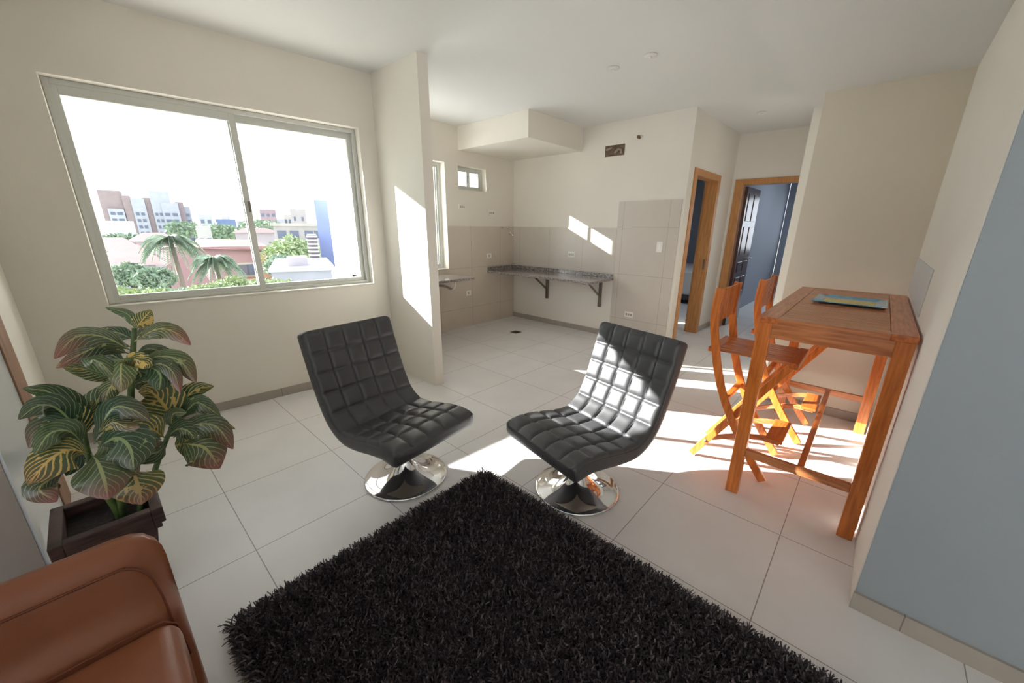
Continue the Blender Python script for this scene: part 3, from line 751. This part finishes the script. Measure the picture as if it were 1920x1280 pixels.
top = [
 Lf([(610,270),(540,260),(470,270),(420,330)], 60, -2.06, .3, .3, .02),
 Lf([(625,300),(690,280),(760,300),(800,350)], 56, -2.1, .2, .3, -.02),
 Lf([(600,430),(540,430),(500,470),(480,540)], 64, -2.04, .5, .2, .02),
 Lf([(610,450),(670,430),(720,450),(750,500)], 60, -2.1, .4, .2, -.02),
 Lf([(625,190),(655,150),(697,100)], 62, -2.08, .9, 0, -.03, (1,-.2,.2)),
 Lf([(622,185),(590,120),(488,88)], 34, -2.1, .2, 0, -.12),
 Lf([(612,235),(540,205),(424,193)], 62, -2.12, .15, .3, -.10),
 Lf([(620,245),(720,190),(800,200),(880,262)], 74, -2.02, .45, 1, .10),
 Lf([(625,225),(700,180),(805,178)], 46, -2.12, .5, 0, -.12),
 Lf([(610,290),(480,225),(350,225),(252,325)], 88, -2.0, .2, .8, .12),
 Lf([(602,305),(480,265),(380,300),(258,368)], 74, -2.02, .25, .8, .04),
 Lf([(590,345),(500,300),(420,262),(330,200)], 60, -2.16, .2, .3, -.08),
 Lf([(582,410),(500,390),(400,375),(292,365)], 74, -2.0, .7, 0, .05),
 Lf([(640,350),(730,315),(830,335),(905,435)], 84, -2.02, .15, .6, .10),
 Lf([(640,365),(740,350),(800,390),(832,482)], 52, -1.98, .2, .9, .10),
 Lf([(620,375),(690,360),(740,400),(735,472)], 120, -2.0, .05, .05, .10, (1,.1,.5)),
 Lf([(600,365),(620,330),(665,350),(660,372)], 70, -1.98, 1, 0, .06, (1,-.2,.5)),
 Lf([(600,370),(560,350),(560,480)], 90, -1.98, .3, .4, .08, (1,-.3,.3)),
 Lf([(600,400),(520,400),(420,330),(470,350),(560,440)], 60, -1.98, .2, .1, .05),
 Lf([(605,345),(650,400),(640,470)], 80, -2.1, .2, .2, -.05, (1,.2,.3)),
]
leftr = [
 Lf([(430,700),(500,720),(560,790),(640,860)], 120, -1.9, .3, .4, .06, (1,.1,.7)),
 Lf([(380,740),(330,790),(250,820),(200,880)], 90, -1.9, .2, .3, .05, (1,-.2,.8)),
 Lf([(400,640),(340,640),(260,640),(190,700)], 80, -2.02, .6, .1, .03),
 Lf([(392,690),(330,560),(230,480),(106,462)], 92, -1.98, .25, 0, .02),
 Lf([(372,665),(270,560),(180,540),(86,605)], 100, -1.94, .05, .1, .12),
 Lf([(384,700),(345,600),(298,510)], 84, -1.95, 1, 0, .03, (1,-.2,.3)),
 Lf([(400,660),(430,560),(500,436)], 92, -2.1, .4, 0, -.06, (1,.1,.3)),
 Lf([(362,690),(280,620),(204,612)], 72, -2.08, .95, 0, -.05),
 Lf([(362,705),(260,630),(190,640),(134,738)], 96, -2.05, .1, .5, .05),
 Lf([(385,720),(320,660),(230,670),(160,768)], 92, -1.9, .1, .1, .10),
 Lf([(410,762),(320,745),(230,790),(128,905)], 150, -1.86, 1, .35, .12, (1,-.2,.9)),
 Lf([(300,850),(235,880),(180,930),(262,985)], 90, -1.88, .3, 1, .08, (1,-.2,.3)),
 Lf([(420,765),(450,800),(480,880),(500,975)], 165, -1.84, .15, .9, .12, (1,.0,.7)),
 Lf([(440,690),(520,555),(610,560),(690,610)], 100, -1.9, .05, .3, .06),
 Lf([(450,670),(520,620),(580,640),(645,640)], 66, -1.88, .6, .35, .05),
 Lf([(450,735),(540,690),(600,740),(618,838)], 175, -1.86, .05, .1, .10, (1,.1,.7)),
 Lf([(400,650),(395,580),(430,520)], 70, -2.0, .6, 0, -.02, (1,0,.3)),
 Lf([(430,720),(480,660),(520,650),(560,690)], 80, -1.92, .2, .2, .03),
]
rightr = [
 Lf([(770,720),(720,760),(640,760),(590,820)], 84, -1.96, .3, .2, .04, (1,0,.7)),
 Lf([(800,660),(850,690),(880,760),(870,810)], 70, -1.98, .5, .3, .04, (1,.1,.5)),
 Lf([(820,640),(840,540),(900,470),(988,452)], 92, -2.05, .75, 0, -.04, (1,.1,.4)),
 Lf([(830,605),(900,530),(950,545),(1018,592)], 74, -2.02, .15, .2, .06),
 Lf([(790,640),(770,560),(700,480),(640,480)], 165, -2.02, .9, .2, .02, (1,-.1,.6)),
 Lf([(790,650),(800,580),(862,575)], 60, -2.0, .3, .1, .04),
 Lf([(800,690),(900,630),(1000,640),(1076,742)], 98, -1.98, .2, .7, .10),
 Lf([(830,690),(930,630),(1010,612),(1086,650)], 28, -2.06, .6, .2, .02),
 Lf([(830,715),(880,720),(950,740),(1015,832)], 170, -1.95, .3, .9, .10, (1,.1,.8)),
 Lf([(760,690),(700,650),(650,650),(590,690)], 110, -1.94, 1, .3, .04, (1,-.1,.6)),
 Lf([(745,700),(700,690),(690,745)], 90, -1.94, .1, .6, .06, (1,0,.5)),
 Lf([(770,690),(820,650),(870,660),(900,700)], 90, -1.96, .2, .1, .04),
 Lf([(640,830),(620,850),(640,920),(655,998)], 165, -1.88, .8, .8, .08, (1,.05,.8)),
 Lf([(760,640),(720,600),(650,560),(600,590)], 80, -2.06, .6, .3, -.02),
]
for nm, it in (('upper_foliage', top), ('lower_foliage', leftr), ('side_foliage', rightr)): leaves('foliage', it, pt)
STEM = mat('croton_stem', (96, 120, 60), .5, nscale=30, rgb2=(66, 84, 50))
for pts, r0, r1 in (([(558,1030),(560,930),(575,800),(600,620),(605,480),(612,330),(622,185)], .016, .008), ([(548,1035),(500,960),(440,860),(400,740),(372,600)], .014, .009), ([(640,1000),(700,880),(740,770),(785,660),(830,580)], .012, .007)):
    c = catmull([P3(a, b_, -2.03 + .0*i) for i, (a, b_) in enumerate(pts)], 4)
    c[0].z = min(c[0].z, .33)
    MB().tube(c, [r0+(r1-r0)*i/(len(c)-1) for i in range(len(c))], 10).build('stem', STEM, pt, smooth=True)

# ------------------------------------------------------------------ outside
GZ = -11.0
def pale(name, rgb, noise=.1, sc=.6): return mat(name, tuple(v*.9 for v in rgb), .9, noise=noise, nscale=sc)  # outdoor base colours kept pale to stand in for haze
GND = pale('outside_ground', (196, 202, 184), .2, .08)
struct(MB().box(-1500, -8, -700, 1100, GZ-.5, GZ).build('ground_outside', GND))
def facade_windows(parent, w, h, d, cols, rows, m, fw_=.55, fh=.45, top=1.2, x0=None, x1=None, z0=None):
    """grid of windows on the face towards the viewer (local -y)"""
    x0 = -w/2 if x0 is None else x0; x1 = w/2 if x1 is None else x1; z0 = 0 if z0 is None else z0
    for r in range(rows):
        for c in range(cols):
            cw = (x1-x0)/cols; rh = (h-top-z0)/rows
            cx = x0+cw*(c+.5); cz = z0+rh*(r+.5)
            MB().box(cx-cw*fw_/2, cx+cw*fw_/2, -d/2-.06, -d/2+.02, cz-rh*fh/2, cz+rh*fh/2).build('window', m, parent)
def block(px0, px1, pyt, D, depth, yawd=0, base=GZ):
    a = far(px0, pyt, D); b_ = far(px1, pyt, D); c = (a+b_)/2
    w = (b_-a).length/ max(.4, math.cos(yawd))
    rz = math.atan2((b_-a).y, (b_-a).x) + yawd
    out = (c - Vector((0, 0, H0))); out.z = 0; out.normalize()
    return w, c.z-base, (c.x+out.x*depth/2, c.y+out.y*depth/2, base), rz
WIN = pale('pane_dark', (130, 140, 160), 0)
# 1 large apartment block
AW = pale('apartment_white', (212, 216, 228)); AB = pale('apartment_brown', (184, 166, 168)); AG = pale('apartment_grey', (190, 194, 208))
D = 260
a_ = thing('apartment_block', 'large white and brown apartment block on the skyline, tallest in the window view', 'building')
a0_ = far(212, 372, D)
wv, hv, loc, rz = block(184, 352, 372, D, 20)
a_.location = loc; a_.rotation_euler = (0, 0, rz)
def seg(f0, f1, top, dep, m): # fractions of the width
    return MB().box(-wv/2+wv*f0, -wv/2+wv*f1, -dep, 8, 0, hv+top).build('wall_block', m, a_)
seg(0, .24, 3.0, 6, AB); s_ = seg(.06, .23, -5, 7.5, AW)
seg(.24, .33, 1.0, 7, AB); seg(.33, .48, 0, 8, AW); seg(.46, .55, .5, 7, AB); seg(.55, .78, 3.5, 9, AW); seg(.66, .86, -1.5, 10, AW); seg(.84, .93, -1.0, 8, AB); seg(.92, 1.0, -3, 7.5, AG)
for r in range(9):
    for f0, f1, dp in ((.08, .13, 7.5), (.15, .21, 7.5), (.57, .60, 9), (.62, .65, 9), (.68, .74, 10), (.77, .83, 10), (.35, .39, 8), (.41, .45, 8), (.94, .98, 7.5)):
        z = hv-7.5-r*2.9
        MB().box(-wv/2+wv*f0, -wv/2+wv*f1, -dp-.2, -dp+.05, z, z+1.3).build('window', WIN, a_)
# other buildings
def simple(name, label, px0, px1, pyt, D, depth, m, yawd=0, roof=None, win=None, base=GZ, cap=None):
    w_, h_, loc, rz = block(px0, px1, pyt, D, depth, yawd, base)
    t = thing(name, label, 'building', loc, rz)
    MB().box(-w_/2, w_/2, -depth/2, depth/2, 0, h_).build('wall', m, t)
    if cap: MB().box(-w_/2-cap[0], w_/2+cap[0], -depth/2-cap[0], depth/2+cap[0], h_, h_+cap[1]).build('roof_slab', cap[2], t)
    if roof:
        rh, rm = roof; e = .6
        MB().add([Vector(v) for v in ((-w_/2-e, -depth/2-e, h_), (w_/2+e, -depth/2-e, h_), (w_/2+e, depth/2+e, h_), (-w_/2-e, depth/2+e, h_), (-w_/4, 0, h_+rh), (w_/4, 0, h_+rh))],
                 [(0, 1, 5, 4), (1, 2, 5), (2, 3, 4, 5), (3, 0, 4), (3, 2, 1, 0)]).build('roof', rm, t)
    if win: facade_windows(t, w_, h_, depth, win[0], win[1], WIN, *win[2:])
    return t, w_, h_
ROOFP = pale('roof_pink', (150, 116, 116), .15, .3); ROOFR = pale('roof_terracotta', (160, 112, 106), .12, .3)
simple('low_white_building', 'long low white building in front of the large apartment block', 172, 250, 414, 150, 16, pale('lowwhite', (232, 234, 242)), win=(3, 1, .2, .1))
simple('small_white_tower', 'small white tower standing right of the large apartment block', 371, 396, 402, 240, 14, AW, win=(2, 4))
simple('blue_office_building', 'flat blue office building on the skyline left of the window divider', 404, 441, 411, 260, 18, pale('blueoffice', (150, 170, 212)), win=(4, 2))
simple('grey_rooftop_building', 'grey building with pale roof rooms behind the pink house', 366, 394, 424, 120, 10, pale('greybld', (212, 212, 210)), win=(2, 2))
simple('brick_tower', 'brownish brick tower on the skyline right of the window divider', 486, 516, 393, 300, 22, pale('bricktower', (196, 170, 178)), win=(3, 5))
simple('beige_tower', 'beige square tower rising behind the grey apartment house', 543, 572, 392, 210, 18, pale('beigetower', (208, 200, 204)), win=(2, 3, .3, .3))
for i, (a0, a1, pt_, lb) in enumerate(((399, 412, 416, 'pale distant building just left of the blue office'), (415, 430, 405, 'pale distant block rising above the blue office'), (444, 458, 414, 'small distant pale house right of the blue office'), (352, 366, 421, 'distant low pale building below the end of the large block'), (516, 532, 411, 'pale distant building right of the brick tower'), (531, 545, 402, 'low cream distant building left of the beige tower'))):
    simple('distant_building', lb, a0, a1, pt_, 330+i*12, 14, pale('distant%d' % i, ((206, 212, 226), (214, 216, 228), (226, 224, 228), (210, 208, 212), (206, 204, 216), (224, 218, 212))[i]), win=(2, 2))
t, w_, h_ = simple('grey_apartment_house', 'grey balconied apartment house between the divider and the blue wall', 512, 604, 424, 85, 12, pale('greyapt', (212, 208, 206)), cap=(.4, .5, pale('slab', (222, 218, 210))))
for r in range(4):
    MB().box(-w_/2-.1, w_/2*.2, -7.2, -6, h_-3.4-r*3.3, h_-2.3-r*3.3).build('balcony', pale('balc', (224, 218, 216)), t)
    for x in (-.35, -.1, .2, .4): MB().box(w_*x-.7, w_*x+.7, -6.08, -5.95, h_-2.1-r*3.3, h_-.8-r*3.3).build('window', WIN, t)
# pink house with balconies
PK = pale('pink_wall', (214, 172, 172), .08, .4)
t, w_, h_ = simple('pink_house', 'pink walled house with red roof and balconies behind the palms', 302, 500, 462, 42, 12, PK, yawd=-.0)
MB().add([Vector(v) for v in ((-w_*.25, -6.5, h_-.05), (w_/2+.5, -6.5, h_-.4), (w_/2+.5, 6.5, h_-.4), (-w_*.25, 6.5, h_-.05), (-w_*.2, 0, h_+.5), (w_/2-.4, 0, h_+.3))], [(0, 1, 5, 4), (1, 2, 5), (2, 3, 4, 5), (3, 0, 4), (3, 2, 1, 0)]).build('roof', ROOFR, t)
OR = pale('orange_trim', (226, 176, 146)); CR = pale('cream_wall', (232, 224, 206))
for r in range(2):
    z = h_-1.4-r*2.7
    MB().box(w_*.14, w_*.47, -6.05, -5.9, z-1.25, z).build('balcony_recess', CR, t)
    for x in (.16, .25, .33, .41): MB().box(w_*x, w_*x+.75, -6.1, -5.95, z-1.05, z-.15).build('window', pale('wdark', (140, 138, 150), 0) if x < .2 else WIN, t)
    MB().box(w_*.13, w_*.48, -6.9, -6.0, z-1.9, z-1.3).build('balcony', OR, t)
    MB().box(w_*.18, w_*.40, -6.95, -6.88, z-1.8, z-1.45).build('balcony_panel', CR, t)
MB().box(w_*.40, w_*.47, -6.9, -6.1, 0, h_-.5).build('column', OR, t)
for (a0, a1, py, DD, lb) in ((176, 258, 470, 48, 'low house with pink hipped roof at the left of the view'), (206, 292, 496, 33, 'low house with pale pink roof in front of the pink house'), (250, 330, 452, 70, 'small house with pinkish roof behind the tall palm'), (440, 520, 436, 110, 'long low house with reddish roof in front of the distant trees')):
    simple('low_house', lb, a0, a1, py, DD, 8, pale('lh%d' % a0, (196, 188, 196)), roof=(1.0, ROOFP), win=(3, 1, .3, .12))
# blue wall with louvred stair tower and the bright neighbour
simple('blue_wall_tower', 'tall narrow blue wall beside the overexposed white building', 588, 616, 375, 30, 3, pale('bluewall', (156, 172, 220), .1, .5))
t, w_, h_ = simple('louvred_tower', 'grey louvred stair tower left of the blue wall', 575, 593, 440, 27.5, 2.5, pale('louvback', (150, 146, 152)))
for i in range(22): MB().box(-w_/2-.05, w_/2+.05, -1.4, -1.22, h_-.15-i*.22, h_-.05-i*.22).build('louvre', pale('louvre', (216, 214, 212), 0) if i == 0 else bpy.data.materials['louvre'], t)
simple('white_neighbour_building', 'overexposed white building at the right of the window view', 614, 720, 60, 28, 4, mat('bright_white', (250, 250, 250), .9))
t, w_, h_ = simple('flat_roof_annex', 'flat grey roof terrace with small structures under the blue wall', 508, 626, 508, 22, 7, pale('annex', (196, 198, 206)), cap=(.1, .12, pale('annexcap', (226, 224, 226))))
MB().box(-w_*.25, w_*.1, -2, -.5, h_, h_+.55).build('roof_room', pale('rr', (206, 200, 206)), t)
MB().box(w_*.32, w_*.42, -2.5, -2.0, h_, h_+.5).build('roof_tank', pale('rt', (236, 236, 238)), t)
# trees
def leafcloud(name, c, r, n, m, parent, sq=.7, size=.22, seed=1):
    rr = np.random.RandomState(seed); d = rr.normal(size=(n, 3)); d /= np.linalg.norm(d, axis=1)[:, None]
    rad = rr.uniform(.55, 1.0, n)[:, None]; lump = 1+.18*np.sin(d[:, :1]*5+seed)*np.cos(d[:, 1:2]*6)
    P_ = np.array(c)+d*rad*lump*np.array([r, r, r*sq]); vs = []; fs = []
    a1 = rr.normal(size=(n, 3)); a1 /= np.linalg.norm(a1, axis=1)[:, None]; b1 = np.cross(a1, rr.normal(size=(n, 3))); b1 /= np.linalg.norm(b1, axis=1)[:, None]
    s = (rr.uniform(.6, 1.2, n)*size)[:, None]
    V_ = np.stack([P_-a1*s, P_-b1*s*.5, P_+a1*s, P_+b1*s*.5], 1).reshape(-1, 3)
    me = bpy.data.meshes.new(name); me.from_pydata(V_.tolist(), [], [(4*i, 4*i+1, 4*i+2, 4*i+3) for i in range(n)]); me.update(); me.materials.append(m)
    o = bpy.data.objects.new(name, me); COL.objects.link(o); o.parent = parent; return o
def leafmat(name, c1_, c2_):
    m = mat(name, c1_, .8); nt = m.node_tree; g_ = nt.nodes.new('ShaderNodeNewGeometry'); r_ = nt.nodes.new('ShaderNodeValToRGB')
    nt.links.new(g_.outputs['Random Per Island'], r_.inputs[0]); r_.color_ramp.elements[0].color = lin(c1_); r_.color_ramp.elements[1].color = lin(c2_)
    nt.links.new(r_.outputs[0], nt.nodes['Principled BSDF'].inputs['Base Color']); return m
GR1 = leafmat('tree_green', (132, 152, 116), (182, 194, 146)); GR2 = leafmat('tree_green_dark', (126, 148, 128), (160, 176, 150)); BARK = pale('bark', (150, 138, 122))  # greens paled to carry the haze
def tree(label, px, py, D, r, n, m, sq=.7, size=.25, seed=1, name='leafy_tree', grp='trees outside the window'):
    c = far(px, py, D); t = thing(name, label, 'tree', (c.x, c.y, GZ), 0, grp)
    hgt = c.z-GZ
    MB().tube([(0, 0, 0), (.1, .05, hgt*.5), (0, 0, hgt)], [.22, .17, .08], 8).build('trunk', BARK, t, smooth=True)
    leafcloud('crown', (0, 0, hgt), r, n, m, t, sq, size, seed)
tree('bushy green tree just left of the blue wall', 552, 482, 38, 2.1, 2600, GR1, .8, .2, 2)
tree('lower dark green tree joined to the bushy one, left of the blue wall', 530, 500, 34, 1.2, 1500, GR2, .7, .18, 3)
for i, (px, py, DD, r_, lb) in enumerate(((232, 566, 17, .68, 'light green treetop in the lower left corner of the window'), (282, 566, 14.5, .58, 'light green treetop at the lower window edge, second from the left'), (338, 562, 17.6, .66, 'pale treetop with reddish flowers at the lower window edge'), (392, 556, 14.5, .58, 'green treetop at the lower window edge below the smaller palm'), (440, 545, 16.5, .75, 'bright green treetop left of the window divider foot'), (246, 515, 24, .8, 'sparse yellow green treetop at the left of the window view'), (292, 522, 22, .7, 'low sparse treetop in front of the pale pink roof'), (498, 540, 13.5, .45, 'low bright green treetop right of the window divider foot'), (532, 540, 12.5, .35, 'low leafy sprig at the lower window edge in front of the flat roof'))):
    tree(lb, px, py, DD, r_, 2600 if r_ > .5 else 900, GR1 if i in (0, 1, 3, 4, 7, 8) else GR2, .62, .07 if DD < 20 else .1, 10+i)
for i, (px, py, DD, r_, lb) in enumerate(((408, 436, 150, 5, 'distant tree below the blue office building'), (432, 438, 160, 5, 'distant tree next to the window divider'), (492, 432, 140, 6.5, 'distant wide tree below the brick tower'), (345, 430, 170, 5, 'distant tree at the foot of the large block'), (230, 456, 100, 3, 'dark hedge tree behind the left low house'))):
    tree(lb, px, py, DD, r_, 500, GR2, .5, .8, 40+i)
def palm(label, px, py, D, L_, seed):
    c = far(px, py, D); t = thing('palm_tree', label, 'palm tree', (c.x, c.y, GZ), 0, 'palms outside the window')
    hgt = c.z-GZ; rr = random.Random(seed)
    MB().tube([(.5, .3, 0), (.25, .15, hgt*.5), (0, 0, hgt)], [.2, .15, .12], 10).build('trunk', BARK, t, smooth=True)
    m = MB()
    for i in range(30):
        a = i*2.4+rr.random()*.3; el = rr.uniform(-.25, 1.15); d = Vector((math.cos(a), math.sin(a), 0)); pts = []
        for k_ in range(9):
            s_ = k_/8; pts.append(Vector((0, 0, hgt)) + d*L_*s_*math.cos(el*.6) + Vector((0, 0, L_*(math.sin(el)*s_ - 1.15*s_*s_))))
        sd_ = d.cross(Vector((0, 0, 1)))
        m.tube(pts, .02, 4)
        for k_ in range(1, 25):
            f_ = k_/25*8; i0 = int(f_); p_ = pts[i0].lerp(pts[min(i0+1, 8)], f_-i0); ll = L_*.34*math.sin(PI*min(.97, k_/25+.08))
            for sg in (-1, 1):
                q_ = p_ + (sd_*sg*.75 + d*.35)*ll + Vector((0, 0, -.45*ll)); w3 = d*.075
                m.add([p_-w3, p_+w3, q_], [(0, 1, 2)])
    m.build('fronds', GR2, t, recalc=False)
palm('taller palm tree in front of the left end of the pink house', 318, 448, 31, 1.7, 1)
palm('smaller palm tree in the middle of the pink wall', 402, 486, 26, 1.3, 2)

# ------------------------------------------------------------------ light
w = bpy.data.worlds.new('world'); S.world = w; w.use_nodes = True; nt = w.node_tree; bg = nt.nodes['Background']
tc = nt.nodes.new('ShaderNodeTexCoord'); mp = nt.nodes.new('ShaderNodeMapping'); mp.inputs['Scale'].default_value = (1, 1, 3.0); nt.links.new(tc.outputs['Generated'], mp.inputs[0])
n = nt.nodes.new('ShaderNodeTexNoise'); n.inputs['Scale'].default_value = 4.2; n.inputs['Detail'].default_value = 6; nt.links.new(mp.outputs[0], n.inputs['Vector'])
cr = nt.nodes.new('ShaderNodeValToRGB'); nt.links.new(n.outputs['Fac'], cr.inputs[0])
cr.color_ramp.elements[0].position = .36; cr.color_ramp.elements[0].color = (.45, .47, .50, 1)
cr.color_ramp.elements[1].position = .52; cr.color_ramp.elements[1].color = (.92, .97, 1.08, 1)
nt.links.new(cr.outputs[0], bg.inputs[0]); bg.inputs[1].default_value = 1.45
sun = bpy.data.lights.new('sun', 'SUN'); sun.energy = 18; sun.angle = math.radians(.6); sun.color = (1, .985, .955)
so = bpy.data.objects.new('sun', sun); COL.objects.link(so)
so.rotation_euler = Vector((1, .55, -.468)).to_track_quat('-Z', 'Y').to_euler()
def area(name, loc, to, sx_, sy_, e, col):
    l = bpy.data.lights.new(name, 'AREA'); l.shape = 'RECTANGLE'; l.size = sx_; l.size_y = sy_; l.energy = e; l.color = col
    o = bpy.data.objects.new(name, l); COL.objects.link(o); o.location = loc
    o.rotation_euler = (Vector(to)-Vector(loc)).to_track_quat('-Z', 'Y').to_euler(); return o
area('rear_fill', (.7, -3.3, 1.3), (.2, 2, 1.2), 4, 1.8, 5, (.80, .90, 1))  # added area light backing up the daylight from behind the camera
area('hall_fill', (-.69, 5.5, 1.5), (-1.7, 5.5, 1.5), 1.0, 1.8, 2.6, (1, .95, .88))  # added area light, hidden behind the table wall, to brighten the hall
area('room_area_light', (-.5, 8.8, 2.5), (-.6, 8.8, 0), 1.2, 1.2, 12, (.8, .9, 1))  # unseen area light high in the second room
area('bedroom_area_light', (-3.5, 7.5, 2.5), (-3.5, 7.6, 0), 1.2, 1.2, 8, (.8, .9, 1))  # unseen area light high in the bedroom

S.view_settings.view_transform = 'Standard'; S.view_settings.look = 'None'; S.view_settings.exposure = .76; S.view_settings.gamma = 1
S.cycles.max_bounces = 9; S.cycles.diffuse_bounces = 5; S.cycles.use_adaptive_sampling = True; S.cycles.adaptive_threshold = .015; S.cycles.transparent_max_bounces = 16; S.cycles.use_denoising = True
S.cycles.caustics_reflective = False; S.cycles.caustics_refractive = False; S.cycles.sample_clamp_indirect = 8
